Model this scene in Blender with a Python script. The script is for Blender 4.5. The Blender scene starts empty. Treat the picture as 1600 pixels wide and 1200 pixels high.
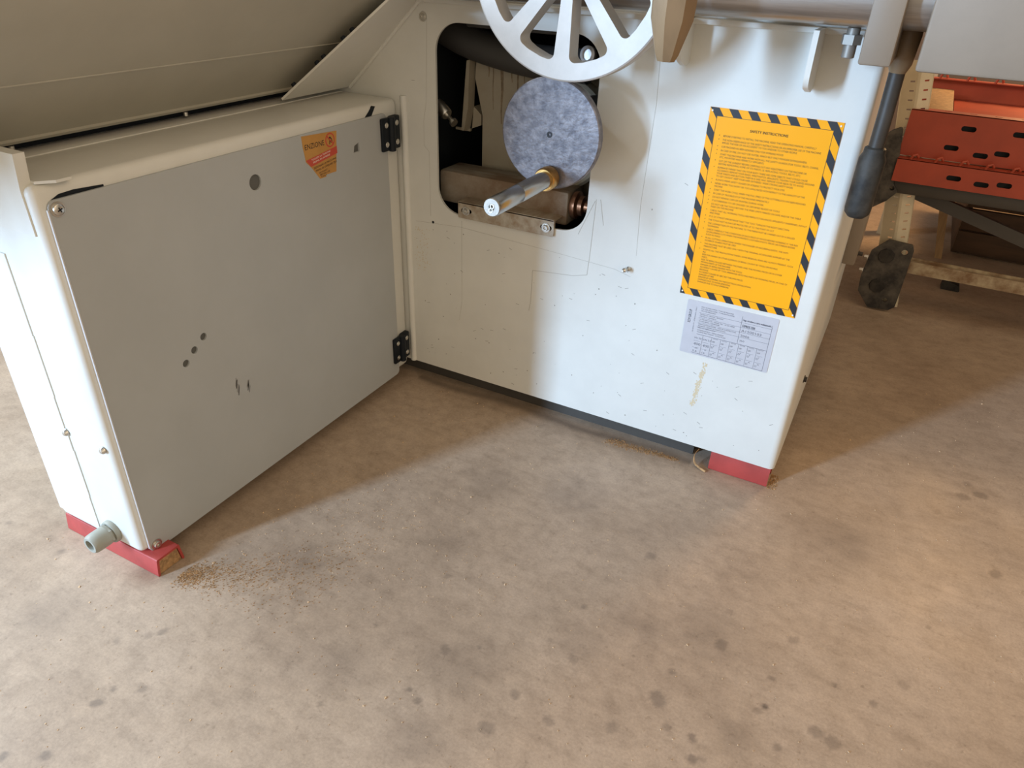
import bpy, bmesh, math, random
from mathutils import Vector, Matrix
from mathutils.geometry import tessellate_polygon
random.seed(7)
PI = math.pi
S = bpy.context.scene
COL = S.collection

# ------------------------------------------------------------------ camera
cam_d = bpy.data.cameras.new('camera')
cam = bpy.data.objects.new('camera', cam_d)
COL.objects.link(cam)
cam.location = (0.8717, -1.2187, 0.8869)
cam.rotation_euler = [math.radians(a) for a in (58.8057, -1.9116, 28.1892)]
cam_d.sensor_fit = 'HORIZONTAL'
cam_d.sensor_width = 36.0
cam_d.lens = 1138.527 / 1600 * 36.0
cam_d.clip_start = 0.02
S.camera = cam

# ------------------------------------------------------------------ world and lights
w = bpy.data.worlds.new('workshop_air')
S.world = w
w.use_nodes = True
w.node_tree.nodes['Background'].inputs[0].default_value = (1.0, 0.85, 0.66, 1)
w.node_tree.nodes['Background'].inputs[1].default_value = 0.69

def area(name, loc, target, sx, sy, power, col):
    d = bpy.data.lights.new(name, 'AREA')
    d.shape = 'RECTANGLE'; d.size = sx; d.size_y = sy; d.energy = power; d.color = col
    o = bpy.data.objects.new(name, d); COL.objects.link(o)
    o.location = loc
    o.rotation_euler = (Vector(target) - Vector(loc)).to_track_quat('-Z', 'Y').to_euler()
    return o
# daylight through the gap of the workshop's sliding door, front left
area('doorway_daylight', (-1.46, -3.73, 1.28), (0.3, -0.3, 0.3), 0.27, 1.6, 258, (0.46, 0.69, 1.0))
# added daylight fill brightening the left floor; no known window there
area('fill_left_floor', (-2.3, -1.3, 2.0), (0.0, -1.0, 0.0), 1.0, 1.0, 105, (0.78, 0.89, 1.0))
# warm light of the hall: a lamp high behind the rack, then two added fills
area('hall_lamp_rear', (1.6, 2.3, 1.30), (1.15, 0.9, 0.3), 0.5, 0.4, 26, (1.0, 0.60, 0.28))
area('fill_right_floor', (2.5, -1.0, 2.5), (1.3, -0.2, 0.0), 0.8, 0.8, 9, (1.0, 0.60, 0.28))  # added warm fill for the right floor, no known lamp
area('fill_right_front', (3.3, -2.6, 1.4), (0.0, -0.3, 0.4), 2.4, 1.8, 16, (1.0, 0.83, 0.60))  # added wide fill lifting the shaded panel and door

S.view_settings.view_transform = 'Standard'
S.view_settings.look = 'None'
S.view_settings.exposure = 0.0
S.view_settings.gamma = 1.0
S.view_settings.use_curve_mapping = False

# ------------------------------------------------------------------ materials
def mat(name, col, rough=0.5, metal=0.0, var=0.0, vscale=6.0, bump=0.0, bscale=200.0, var_col=None, spec=0.5, stretch=None):
    m = bpy.data.materials.new(name); m.use_nodes = True
    nt = m.node_tree; b = nt.nodes['Principled BSDF']
    b.inputs['Roughness'].default_value = rough
    b.inputs['Metallic'].default_value = metal
    b.inputs['Specular IOR Level'].default_value = spec
    b.inputs['Base Color'].default_value = (*col, 1)
    tc = nt.nodes.new('ShaderNodeTexCoord')
    src = tc.outputs['Object']
    if stretch:
        mp = nt.nodes.new('ShaderNodeMapping'); mp.inputs['Scale'].default_value = stretch
        nt.links.new(src, mp.inputs[0]); src = mp.outputs[0]
    if var > 0:
        n = nt.nodes.new('ShaderNodeTexNoise'); n.inputs['Scale'].default_value = vscale
        n.inputs['Detail'].default_value = 6; n.inputs['Roughness'].default_value = 0.62
        nt.links.new(src, n.inputs['Vector'])
        r = nt.nodes.new('ShaderNodeValToRGB')
        r.color_ramp.elements[0].position = 0.38; r.color_ramp.elements[1].position = 0.66
        vc = var_col or tuple(c * (1 - var) for c in col)
        r.color_ramp.elements[0].color = (*vc, 1); r.color_ramp.elements[1].color = (*col, 1)
        nt.links.new(n.outputs['Fac'], r.inputs[0]); nt.links.new(r.outputs[0], b.inputs['Base Color'])
    if bump > 0:
        n2 = nt.nodes.new('ShaderNodeTexNoise'); n2.inputs['Scale'].default_value = bscale
        n2.inputs['Detail'].default_value = 4
        nt.links.new(tc.outputs['Object'], n2.inputs['Vector'])
        bp = nt.nodes.new('ShaderNodeBump'); bp.inputs['Strength'].default_value = bump
        bp.inputs['Distance'].default_value = 0.002
        nt.links.new(n2.outputs['Fac'], bp.inputs['Height']); nt.links.new(bp.outputs[0], b.inputs['Normal'])
    return m

M = {}
M['paint'] = mat('cream_machine_paint', (0.66, 0.655, 0.605), 0.42, 0, 0.06, 9, 0.04, 500, spec=0.4)
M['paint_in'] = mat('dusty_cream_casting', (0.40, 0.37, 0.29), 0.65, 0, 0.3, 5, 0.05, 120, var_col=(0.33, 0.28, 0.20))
M['crossbar'] = mat('grimy_beige_bar', (0.34, 0.31, 0.25), 0.6, 0, 0.5, 9, 0.08, 90, var_col=(0.17, 0.11, 0.065), stretch=(1, 3, 1))
M['drip'] = mat('rusty_oil_drip', (0.29, 0.22, 0.14), 0.6, 0, 0.4, 60)
M['hood'] = mat('hood_paint', (0.44, 0.42, 0.35), 0.5, 0, 0.12, 4)
M['door'] = mat('grey_door_paint', (0.40, 0.415, 0.412), 0.45, 0, 0.06, 7, 0.02, 700, spec=0.35)
M['edge'] = mat('bare_steel_edge', (0.75, 0.75, 0.75), 0.35, 0.6)
M['backing'] = mat('grey_backing', (0.10, 0.10, 0.09), 0.7)
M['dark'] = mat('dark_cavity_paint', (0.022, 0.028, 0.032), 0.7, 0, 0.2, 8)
M['hose'] = mat('dark_grey_hose', (0.05, 0.048, 0.045), 0.6)
M['hinge'] = mat('black_plastic', (0.007, 0.010, 0.014), 0.5, spec=0.25)
M['screw'] = mat('zinc_screw', (0.62, 0.60, 0.55), 0.32, 1.0)
M['chrome'] = mat('polished_steel', (0.50, 0.48, 0.44), 0.27, 1.0, 0.25, 30, stretch=(1, 0.05, 1))
M['disc'] = mat('oiled_cast_steel', (0.26, 0.245, 0.255), 0.45, 0.5, 0.45, 60, 0.35, 160, var_col=(0.125, 0.12, 0.135))
M['brass'] = mat('bronze_bush', (0.62, 0.36, 0.12), 0.34, 1.0, 0.3, 60)
M['alu'] = mat('satin_aluminium', (0.47, 0.445, 0.41), 0.45, 0.2, 0.10, 30, 0.06, 600)
M['bar'] = mat('brushed_steel_bar', (0.45, 0.42, 0.39), 0.36, 0.9, 0.35, 14, stretch=(0.3, 6, 6))
M['cast'] = mat('grey_cast_paint', (0.225, 0.178, 0.130), 0.55, 0, 0.10, 10, 0.06, 300)
M['tan'] = mat('tan_lever_varnish', (0.235, 0.155, 0.082), 0.5, 0, 0.25, 18, stretch=(1, 1, 0.4))
M['rubber'] = mat('black_worn_rubber', (0.012, 0.011, 0.010), 0.6, 0, 0.5, 30, 0.1, 120, var_col=(0.045, 0.040, 0.033), spec=0.3)
M['rod'] = mat('dark_steel_rod', (0.055, 0.046, 0.037), 0.5, 0.3, 0.3, 25)
M['red'] = mat('red_foot_paint', (0.42, 0.055, 0.045), 0.5, 0, 0.2, 25)
M['redp'] = mat('orange_red_shelf_paint', (0.40, 0.060, 0.025), 0.45, 0, 0.22, 8)
M['saw'] = mat('sawdust', (0.52, 0.30, 0.13), 0.9, 0, 0.5, 120, 0.5, 300)
M['chip'] = mat('pale_wood_chip', (0.62, 0.44, 0.26), 0.8)
M['slot'] = mat('galvanised_cream_upright', (0.62, 0.54, 0.38), 0.45, 0.2, 0.15, 12)
M['blackplate'] = mat('black_worn_steel', (0.10, 0.088, 0.07), 0.55, 0.1, 0.7, 26, 0.3, 60, var_col=(0.022, 0.020, 0.018))
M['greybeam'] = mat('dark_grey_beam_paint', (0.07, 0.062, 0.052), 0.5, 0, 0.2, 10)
M['rusty'] = mat('cream_rusty_beam', (0.46, 0.38, 0.25), 0.55, 0.1, 0.6, 22, var_col=(0.20, 0.12, 0.06))
M['wood'] = mat('raw_wood', (0.42, 0.26, 0.12), 0.7, 0, 0.35, 12, stretch=(8, 8, 0.6))
M['crate'] = mat('dark_brown_board', (0.10, 0.055, 0.028), 0.7, 0, 0.4, 6, stretch=(1, 4, 6))
M['yellow'] = mat('sign_yellow', (0.90, 0.375, 0.006), 0.38, 0, spec=0.3)
M['stripe_y'] = mat('stripe_yellow', (0.90, 0.45, 0.05), 0.38, 0, spec=0.3)
M['ink'] = mat('black_ink', (0.012, 0.014, 0.018), 0.5)
M['ink_b'] = mat('brown_black_ink', (0.10, 0.055, 0.01), 0.5)
M['plate'] = mat('silver_label', (0.54, 0.54, 0.57), 0.35, 0.15, 0.05, 30)
M['gink'] = mat('grey_ink', (0.13, 0.13, 0.15), 0.5)
M['stk'] = mat('orange_sticker', (0.50, 0.255, 0.062), 0.5, 0, 0.12, 30)
M['stkred'] = mat('red_sticker_band', (0.50, 0.07, 0.04), 0.5)
M['white'] = mat('white_print', (0.8, 0.75, 0.65), 0.5)
M['gland'] = mat('grey_nylon', (0.30, 0.30, 0.25), 0.5)
M['pencil'] = mat('pencil_line', (0.44, 0.42, 0.37), 0.7)
M['stud'] = mat('dull_steel_stud', (0.25, 0.23, 0.20), 0.5, 0.5)
M['chipdark'] = mat('chipped_paint', (0.22, 0.20, 0.17), 0.7)
M['rust'] = mat('rust_dribble', (0.60, 0.50, 0.33), 0.8)
M['copper'] = mat('copper_brown', (0.32, 0.15, 0.08), 0.35, 0.8, 0.3, 40)
M['smear'] = mat('black_smear', (0.22, 0.22, 0.21), 0.6)

def floor_material():
    m = bpy.data.materials.new('worn_brown_concrete'); m.use_nodes = True
    nt = m.node_tree; N = nt.nodes; L = nt.links; b = N['Principled BSDF']
    tc = N.new('ShaderNodeTexCoord')
    def noise(sc, det=6, ro=0.6, vec=None, dist=0.0):
        n = N.new('ShaderNodeTexNoise'); n.inputs['Scale'].default_value = sc
        n.inputs['Detail'].default_value = det; n.inputs['Roughness'].default_value = ro
        n.inputs['Distortion'].default_value = dist
        L.new(vec or tc.outputs['Object'], n.inputs['Vector']); return n.outputs['Fac']
    def ramp(f, stops):
        r = N.new('ShaderNodeValToRGB'); e = r.color_ramp.elements
        while len(e) < len(stops): e.new(0.5)
        for k, (p, c) in enumerate(stops): e[k].position = p; e[k].color = (*c, 1)
        L.new(f, r.inputs[0]); return r.outputs[0]
    def mix(a, c, fac, mode='MIX'):
        x = N.new('ShaderNodeMix'); x.data_type = 'RGBA'; x.blend_type = mode
        for s, v in ((x.inputs[6], a), (x.inputs[7], c)):
            if isinstance(v, tuple): s.default_value = (*v, 1)
            else: L.new(v, s)
        if isinstance(fac, float): x.inputs[0].default_value = fac
        else: L.new(fac, x.inputs[0])
        return x.outputs[2]
    base = ramp(noise(2.6, 12, 0.68), [(0.34, (0.340, 0.252, 0.178)), (0.50, (0.400, 0.302, 0.216)), (0.68, (0.455, 0.350, 0.258))])
    blot = ramp(noise(13, 12, 0.78), [(0.34, (0.87, 0.86, 0.85)), (0.50, (1, 1, 1)), (0.68, (1.08, 1.075, 1.065))])
    c = mix(base, blot, 1.0, 'MULTIPLY')
    mp = N.new('ShaderNodeMapping'); mp.inputs['Rotation'].default_value = (0, 0, 0.6); mp.inputs['Scale'].default_value = (6, 22, 1)
    L.new(tc.outputs['Object'], mp.inputs[0])
    scr = ramp(noise(2.4, 10, 0.75, mp.outputs[0], 0.25), [(0.32, (0.84, 0.83, 0.82)), (0.5, (1, 1, 1)), (0.70, (1.09, 1.085, 1.08))])
    c = mix(c, scr, 0.75, 'MULTIPLY')
    mid = ramp(noise(42, 9, 0.75), [(0.33, (0.80, 0.79, 0.78)), (0.50, (1, 1, 1)), (0.68, (1.10, 1.095, 1.09))])
    c = mix(c, mid, 0.8, 'MULTIPLY')
    fine = ramp(noise(260, 5, 0.75), [(0.34, (0.74, 0.74, 0.74)), (0.60, (1.10, 1.10, 1.10))])
    c = mix(c, fine, 0.5, 'MULTIPLY')
    grit = ramp(noise(95, 3, 0.6), [(0.30, (0.72, 0.70, 0.68)), (0.37, (1, 1, 1)), (0.70, (1, 1, 1)), (0.76, (1.22, 1.20, 1.16))])
    c = mix(c, grit, 0.7, 'MULTIPLY')
    at = N.new('ShaderNodeAttribute'); at.attribute_name = 'stain'
    c = mix(c, (0.105, 0.080, 0.062), at.outputs['Fac'])
    L.new(c, b.inputs['Base Color'])
    rr = N.new('ShaderNodeMapRange'); L.new(noise(7, 6, 0.6), rr.inputs[0])
    rr.inputs[1].default_value = 0.3; rr.inputs[2].default_value = 0.7
    rr.inputs[3].default_value = 0.42; rr.inputs[4].default_value = 0.62
    L.new(rr.outputs[0], b.inputs['Roughness'])
    b.inputs['Specular IOR Level'].default_value = 0.5
    bp = N.new('ShaderNodeBump'); bp.inputs['Strength'].default_value = 0.10; bp.inputs['Distance'].default_value = 0.002
    L.new(noise(60, 8, 0.7), bp.inputs['Height']); L.new(bp.outputs[0], b.inputs['Normal'])
    return m
M['floor'] = floor_material()

# ------------------------------------------------------------------ mesh helpers
def build(name, bm, m, parent=None, smooth=35, label=None, kind=None):
    bmesh.ops.recalc_face_normals(bm, faces=bm.faces)
    me = bpy.data.meshes.new(name); bm.to_mesh(me); bm.free()
    me.materials.append(M[m] if isinstance(m, str) else m)
    if smooth:
        me.shade_smooth(); me.set_sharp_from_angle(angle=math.radians(smooth))
    o = bpy.data.objects.new(name, me); COL.objects.link(o)
    if parent is not None: attach(o, parent)
    if label: o['label'] = label
    if kind: o['kind'] = kind
    return o

def origin_of(o):
    v = Vector(o.location)
    while o.parent: o = o.parent; v = v + Vector(o.location) if o.get('_e') else v
    return v

def attach(o, p):
    o.parent = p
    if p.type == 'EMPTY':
        o.matrix_parent_inverse = Matrix.Translation(-Vector(p.location))

def thing(name, label, cat, loc, group=None):
    e = bpy.data.objects.new(name, None); COL.objects.link(e)
    e.empty_display_size = 0.05
    e.location = loc; e['label'] = label; e['category'] = cat
    if group: e['group'] = group
    return e

def B(): return bmesh.new()

def box(bm, x0, x1, y0, y1, z0, z1, bev=0.0, seg=2):
    r = bmesh.ops.create_cube(bm, size=1.0)
    vs = r['verts']
    for v in vs:
        v.co = Vector(((x0 + x1) / 2 + v.co.x * (x1 - x0), (y0 + y1) / 2 + v.co.y * (y1 - y0), (z0 + z1) / 2 + v.co.z * (z1 - z0)))
    if bev > 0:
        es = {e for v in vs for e in v.link_edges}
        bmesh.ops.bevel(bm, geom=list(es), offset=bev, segments=seg, affect='EDGES', profile=0.5)
    return vs

def lathe(bm, prof, o, axis, n=28, closed=True):
    """prof: list of (radius, height along axis)"""
    a = Vector(axis).normalized(); o = Vector(o)
    u = a.orthogonal().normalized(); v = a.cross(u)
    rings = []
    for r, h in prof:
        if r < 1e-6: rings.append([bm.verts.new(o + a * h)])
        else: rings.append([bm.verts.new(o + a * h + (u * math.cos(2 * PI * k / n) + v * math.sin(2 * PI * k / n)) * r) for k in range(n)])
    for A, C in zip(rings, rings[1:]):
        for k in range(n):
            k2 = (k + 1) % n
            if len(A) == 1 and len(C) == 1: continue
            if len(A) == 1: bm.faces.new((A[0], C[k], C[k2]))
            elif len(C) == 1: bm.faces.new((A[k], A[k2], C[0]))
            else: bm.faces.new((A[k], A[k2], C[k2], C[k]))
    if closed:
        for R in (rings[0], rings[-1]):
            if len(R) > 1: bm.faces.new(R)

def cyl(bm, p0, p1, r, n=24, bev=0.0):
    p0 = Vector(p0); p1 = Vector(p1); h = (p1 - p0).length
    b = min(bev, h / 2.1, r * 0.9)
    prof = [(r, 0), (r, h)] if b <= 0 else [(r - b, 0), (r, b), (r, h - b), (r - b, h)]
    lathe(bm, prof, p0, p1 - p0, n)

def circle(cx, cy, r, n=24):
    return [(cx + r * math.cos(2 * PI * k / n), cy + r * math.sin(2 * PI * k / n)) for k in range(n)]

def fillet(pts, rad, n=6):
    out = []; m = len(pts)
    for i in range(m):
        p = Vector(pts[i]).to_2d(); a = Vector(pts[i - 1]).to_2d(); c = Vector(pts[(i + 1) % m]).to_2d()
        r = rad[i] if isinstance(rad, (list, tuple)) else rad
        d1 = (a - p).normalized(); d2 = (c - p).normalized()
        ang = d1.angle(d2)
        if r <= 0 or ang > PI - 0.02: out.append(tuple(p)); continue
        t = min(r / math.tan(ang / 2), (a - p).length * 0.49, (c - p).length * 0.49)
        r2 = t * math.tan(ang / 2)
        ctr = p + (d1 + d2).normalized() * (r2 / math.sin(ang / 2))
        s = p + d1 * t - ctr; e = p + d2 * t - ctr
        a0 = math.atan2(s.y, s.x); a1 = math.atan2(e.y, e.x)
        da = (a1 - a0 + PI) % (2 * PI) - PI
        for k in range(n + 1):
            q = a0 + da * k / n
            out.append((ctr.x + r2 * math.cos(q), ctr.y + r2 * math.sin(q)))
    return out

def rrect(x0, x1, z0, z1, r, n=8): return fillet([(x0, z0), (x1, z0), (x1, z1), (x0, z1)], r, n)

PL = {'XZ': lambda u, v, w: Vector((u, w, v)), 'YZ': lambda u, v, w: Vector((w, u, v)), 'XY': lambda u, v, w: Vector((u, v, w))}
def prism(bm, loops, w0, w1, plane='XZ', fn=None):
    f = fn or PL[plane]
    loops3 = [[Vector((p[0], p[1], 0)) for p in l] for l in loops]
    tris = tessellate_polygon(loops3)
    flat = [p for l in loops for p in l]
    A = [bm.verts.new(f(p[0], p[1], w0)) for p in flat]
    C = [bm.verts.new(f(p[0], p[1], w1)) for p in flat]
    for t in tris:
        try:
            bm.faces.new([A[i] for i in t]); bm.faces.new([C[i] for i in reversed(t)])
        except ValueError: pass
    k = 0
    for l in loops:
        n = len(l)
        for i in range(n):
            j = (i + 1) % n
            bm.faces.new((A[k + i], A[k + j], C[k + j], C[k + i]))
        k += n

def tube(bm, pts, r, n=14):
    pts = [Vector(p) for p in pts]; rings = []
    up = None
    for i, p in enumerate(pts):
        t = (pts[min(i + 1, len(pts) - 1)] - pts[max(i - 1, 0)]).normalized()
        u = t.orthogonal().normalized() if up is None else (up - t * up.dot(t)).normalized()
        up = u; v = t.cross(u)
        rr = r[i] if isinstance(r, (list, tuple)) else r
        rings.append([bm.verts.new(p + (u * math.cos(2 * PI * k / n) + v * math.sin(2 * PI * k / n)) * rr) for k in range(n)])
    for A, C in zip(rings, rings[1:]):
        for k in range(n): bm.faces.new((A[k], A[(k + 1) % n], C[(k + 1) % n], C[k]))
    bm.faces.new(rings[0]); bm.faces.new(rings[-1])

def ribbon(bm, pts, wd, f, w0, w1):
    """thin raised line through 2D points"""
    for a, b in zip(pts, pts[1:]):
        a = Vector(a); b = Vector(b); d = (b - a)
        if d.length < 1e-6: continue
        n = Vector((-d.y, d.x)).normalized() * wd / 2
        q = [a + n, a - n, b - n, b + n]
        A = [bm.verts.new(f(p.x, p.y, w0)) for p in q]; C = [bm.verts.new(f(p.x, p.y, w1)) for p in q]
        bm.faces.new(A); bm.faces.new(C)
        for i in range(4): bm.faces.new((A[i], A[(i + 1) % 4], C[(i + 1) % 4], C[i]))

def catmull(p, n=8):
    out = []
    for i in range(len(p) - 1):
        p0 = Vector(p[max(i - 1, 0)]); p1 = Vector(p[i]); p2 = Vector(p[i + 1]); p3 = Vector(p[min(i + 2, len(p) - 1)])
        for k in range(n):
            t = k / n
            out.append(0.5 * ((2 * p1) + (p2 - p0) * t + (2 * p0 - 5 * p1 + 4 * p2 - p3) * t * t + (3 * p1 - p0 - 3 * p2 + p3) * t ** 3))
    out.append(Vector(p[-1])); return out

def socket_screw(name, parent, c, n, r, h=0.005, washer=0.0, m='screw', hexn=6):
    """round screw head with a sunk hexagonal socket, seated at c, pointing along n"""
    bm = B(); c = Vector(c); n = Vector(n).normalized()
    if washer: lathe(bm, [(washer, 0), (washer, 0.0015), (r, 0.0015)], c, n, 24, closed=False)
    lathe(bm, [(r, 0.0005), (r, h * 0.7), (r * 0.85, h), (r * 0.5, h), (r * 0.42, h * 0.45), (0, h * 0.45)], c, n, 24, closed=False)
    return build(name, bm, m, parent)

def hex_bolt(name, parent, c, n, r, h, m='screw'):
    bm = B(); c = Vector(c); n = Vector(n).normalized()
    lathe(bm, [(r, 0), (r, h * 0.8), (r * 0.88, h), (0, h)], c, n, 6)
    lathe(bm, [(r * 1.35, -0.0005), (r * 1.35, 0.0015), (r * 0.5, 0.0015)], c, n, 20, closed=False)
    return build(name, bm, m, parent, smooth=25)

TEXTS = []
def text_mesh(bm_target, items, f, w):
    """items: (string, u, v, size, width or None, rot) -> lettering laid in a plane, slightly proud"""
    TEXTS.append((bm_target, items, f, w))
def flush_text(bm, items, f, w):
    tmp = []
    for s, u, v, size, width, rot in items:
        cu = bpy.data.curves.new('t', 'FONT'); cu.body = s; cu.size = size; cu.resolution_u = 2
        o = bpy.data.objects.new('t', cu); COL.objects.link(o); tmp.append((o, cu))
    bpy.context.view_layer.update()
    dg = bpy.context.evaluated_depsgraph_get()
    for (o, cu), (s, u, v, size, width, rot) in zip(tmp, items):
        me = o.evaluated_get(dg).to_mesh()
        xs = [q.co.x for q in me.vertices]
        if not xs: continue
        k = 1.0 if not width else width / max(1e-6, max(xs))
        cr, sr = math.cos(rot), math.sin(rot)
        vs = [bm.verts.new(f(u + q.co.x * k * cr - q.co.y * sr, v + q.co.x * k * sr + q.co.y * cr, w)) for q in me.vertices]
        for p in me.polygons:
            try: bm.faces.new([vs[i] for i in p.vertices])
            except ValueError: pass
        o.evaluated_get(dg).to_mesh_clear()
    for o, cu in tmp:
        bpy.data.objects.remove(o); bpy.data.curves.remove(cu)

# ------------------------------------------------------------------ floor
DOTS = [(0.119, -0.928, 0.0075), (0.153, -0.884, 0.0061), (0.13, -1.006, 0.007), (0.098, -0.804, 0.0066), (0.086, -1.032, 0.0063), (0.12, -0.903, 0.0051), (0.085, -0.818, 0.0056), (0.055, -0.849, 0.0054), (0.59, -0.703, 0.0101), (0.489, -0.714, 0.0051), (0.469, -0.705, 0.0044), (0.476, -0.625, 0.0084), (0.518, -0.596, 0.0037), (0.361, -0.639, 0.0038), (-0.179, -0.774, 0.0062), (-0.322, -0.776, 0.0053), (0.658, -0.653, 0.0077), (0.646, -0.547, 0.0075), (0.6, -0.64, 0.007), (0.735, -0.621, 0.0086), (0.775, -0.549, 0.0116), (0.799, -0.584, 0.006), (0.833, -0.582, 0.006), (0.842, -0.611, 0.0067), (0.853, -0.605, 0.0051), (0.9, -0.499, 0.0062), (0.908, -0.487, 0.0045), (0.829, -0.413, 0.0106), (0.923, -0.35, 0.0078), (0.824, -0.344, 0.0071), (0.935, -0.54, 0.006), (0.976, -0.492, 0.0095), (0.997, -0.497, 0.0103), (1.04, -0.407, 0.0054), (1.075, -0.353, 0.0075), (0.907, -0.436, 0.0047), (0.989, -0.403, 0.0037), (0.676, -0.289, 0.0089), (1.151, 0.171, 0.0115), (1.181, 0.193, 0.0116), (1.2, -0.033, 0.01), (1.108, 0.095, 0.0075), (1.159, 0.221, 0.0079), (0.621, -0.449, 0.005), (0.779, -0.496, 0.0055), (0.603, -0.533, 0.0048), (0.509, -0.762, 0.0049), (0.378, -0.783, 0.0043), (1.103, -0.219, 0.0042), (0.402, -0.501, 0.0053), (0.166, -0.645, 0.0051)]
PATCH = [(0.801, -0.406, 0.069), (0.651, -0.512, 0.043), (0.36, -0.723, 0.045), (0.506, -0.639, 0.055), (0.181, -0.587, 0.042), (0.505, -0.218, 0.073), (0.711, -0.443, 0.059), (0.883, -0.551, 0.034), (0.362, -0.438, 0.055), (-0.072, -0.864, 0.056), (0.975, -0.081, 0.07), (0.521, -0.765, 0.049), (0.332, -0.254, 0.062), (0.554, -0.001, 0.054)]
def make_floor():
    import numpy as np
    fx = np.arange(-0.40, 1.3001, 0.0036); fy = np.arange(-1.15, 0.3001, 0.0036)
    xs = np.concatenate([[-7, -3, -1.5, -0.8], fx, [1.6, 2.2, 3.5, 6, 9]])
    ys = np.concatenate([[-9, -5, -3, -1.8], fy, [0.6, 1.2, 2, 3.5, 6, 10]])
    X, Y = np.meshgrid(xs, ys)
    rng = np.random.default_rng(3)
    stain = np.zeros_like(X)
    for i, (x, y, r) in enumerate(DOTS):
        a = rng.uniform(0.75, 1.2); th = rng.uniform(0, 3.1)
        dx = (X - x) * np.cos(th) + (Y - y) * np.sin(th); dy = -(X - x) * np.sin(th) + (Y - y) * np.cos(th)
        d = np.hypot(dx * a, dy / a) / r + 0.07 * np.sin(4 * np.arctan2(dy, dx) + i) + 0.06 * np.sin(7 * np.arctan2(dy, dx) + 2 * i)
        stain = np.maximum(stain, np.clip((1.25 - d) * 2.2, 0, 1) * rng.uniform(0.28, 0.58))
    d = np.hypot(X - 0.908, Y + 0.487) / 0.004
    stain = np.maximum(stain, np.clip(1.6 - d, 0, 1) * 0.95)
    wob = 0.5 + 0.5 * np.sin(X * 61 + 2.2 * np.sin(Y * 37)) * np.sin(Y * 53 + 1.7 * np.sin(X * 43))
    for x, y, r in PATCH:
        d = np.hypot(X - x, Y - y) / r
        stain = np.maximum(stain, np.exp(-d * d * 1.4) * 0.36 * (0.45 + 0.55 * wob))
    # darker line along the foot of the machine
    g = np.exp(-((Y - 0.005 + 0.006 * np.sin(X * 19)) / 0.012) ** 2) * ((X > 0.0) & (X < 0.66)) * 0.55
    g2 = np.exp(-((Y + 0.030 + 0.004 * np.sin(X * 23)) / 0.006) ** 2) * ((X > 0.10) & (X < 0.62)) * 0.30 * wob
    stain = np.maximum(stain, np.maximum(g, g2))
    ny, nx = X.shape
    co = np.stack([X, Y, np.zeros_like(X)], -1).reshape(-1, 3)
    idx = np.arange(nx * ny).reshape(ny, nx)
    f = np.stack([idx[:-1, :-1], idx[:-1, 1:], idx[1:, 1:], idx[1:, :-1]], -1).reshape(-1, 4)
    me = bpy.data.meshes.new('floor')
    me.vertices.add(len(co)); me.vertices.foreach_set('co', co.ravel())
    me.loops.add(f.size); me.loops.foreach_set('vertex_index', f.ravel().astype('i4'))
    me.polygons.add(len(f)); me.polygons.foreach_set('loop_start', np.arange(0, f.size, 4, dtype='i4'))
    me.update(calc_edges=True)
    at = me.attributes.new('stain', 'FLOAT', 'POINT'); at.data.foreach_set('value', stain.ravel().astype('f4'))
    me.materials.append(M['floor'])
    o = bpy.data.objects.new('floor', me); COL.objects.link(o); o['kind'] = 'structure'
make_floor()
M['wall'] = mat('brown_plaster', (0.22, 0.15, 0.10), 0.9, 0, 0.3, 2)
bm = B(); box(bm, -8.0, 9.0, 2.75, 2.90, 0, 2.02); build('shade_wall_back', bm, 'wall', kind='structure')  # unseen wall, added to keep ambient light off the rack floor
bm = B(); box(bm, -8.0, 9.0, 0.95, 2.90, 2.02, 2.20); build('shade_slab_back', bm, 'wall', kind='structure')  # unseen partial slab, added to block overhead ambient around the rack

# ------------------------------------------------------------------ machine body
XR, ZB, ZT, YB = 0.8153, 0.0448, 0.800, 0.775
mach = thing('woodworking_machine', 'cream steel woodworking machine base with a rounded opening and crank disc', 'machine', (0.35, 0.38, 0))
bm = B()
opening = fillet([(0.066, 0.412), (0.389, 0.430), (0.392, 0.763), (0.066, 0.763)], 0.050, 10)
prism(bm, [[(-0.20, ZB), (XR - 0.012, ZB), (XR - 0.012, ZT), (-0.20, ZT)], opening], 0.0, 0.005)
front = build('front_panel', bm, 'paint', mach, smooth=30)
bm = B()
prof = [(XR - 0.012 + 0.012 * math.sin(a * PI / 20), 0.012 - 0.012 * math.cos(a * PI / 20)) for a in range(11)] + [(XR, YB), (XR - 0.005, YB)] \
    + [(XR - 0.012 + 0.007 * math.sin(a * PI / 20), 0.012 - 0.007 * math.cos(a * PI / 20)) for a in range(10, -1, -1)]
prism(bm, [prof], ZB, ZT, 'XY')
build('side_panel', bm, 'paint', mach)
bm = B(); box(bm, -0.20, XR, YB - 0.005, YB, ZB, ZT); build('rear_panel', bm, 'paint', mach)
bm = B(); box(bm, -0.205, -0.20, 0, YB, ZB, ZT); build('side_panel', bm, 'paint', mach)
bm = B(); box(bm, -0.12, 0.845, 0.0, 0.80, 0.872, 0.905, 0.003); build('worktop', bm, 'cast', mach)
bm = B(); box(bm, -0.10, XR - 0.002, 0.006, 0.77, 0.800, 0.872); build('top_frame', bm, 'paint', mach)
bm = B(); box(bm, 0.02, XR - 0.004, -0.014, 0.004, 0.792, 0.800, 0.002); build('top_flange', bm, 'paint', mach)
# inner weld fillet beside the electrical cabinet
bm = B(); cyl(bm, (-0.010, 0.001, ZB), (-0.010, 0.001, 0.628), 0.0072, 16); build('corner_bead', bm, 'paint', mach)
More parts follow.
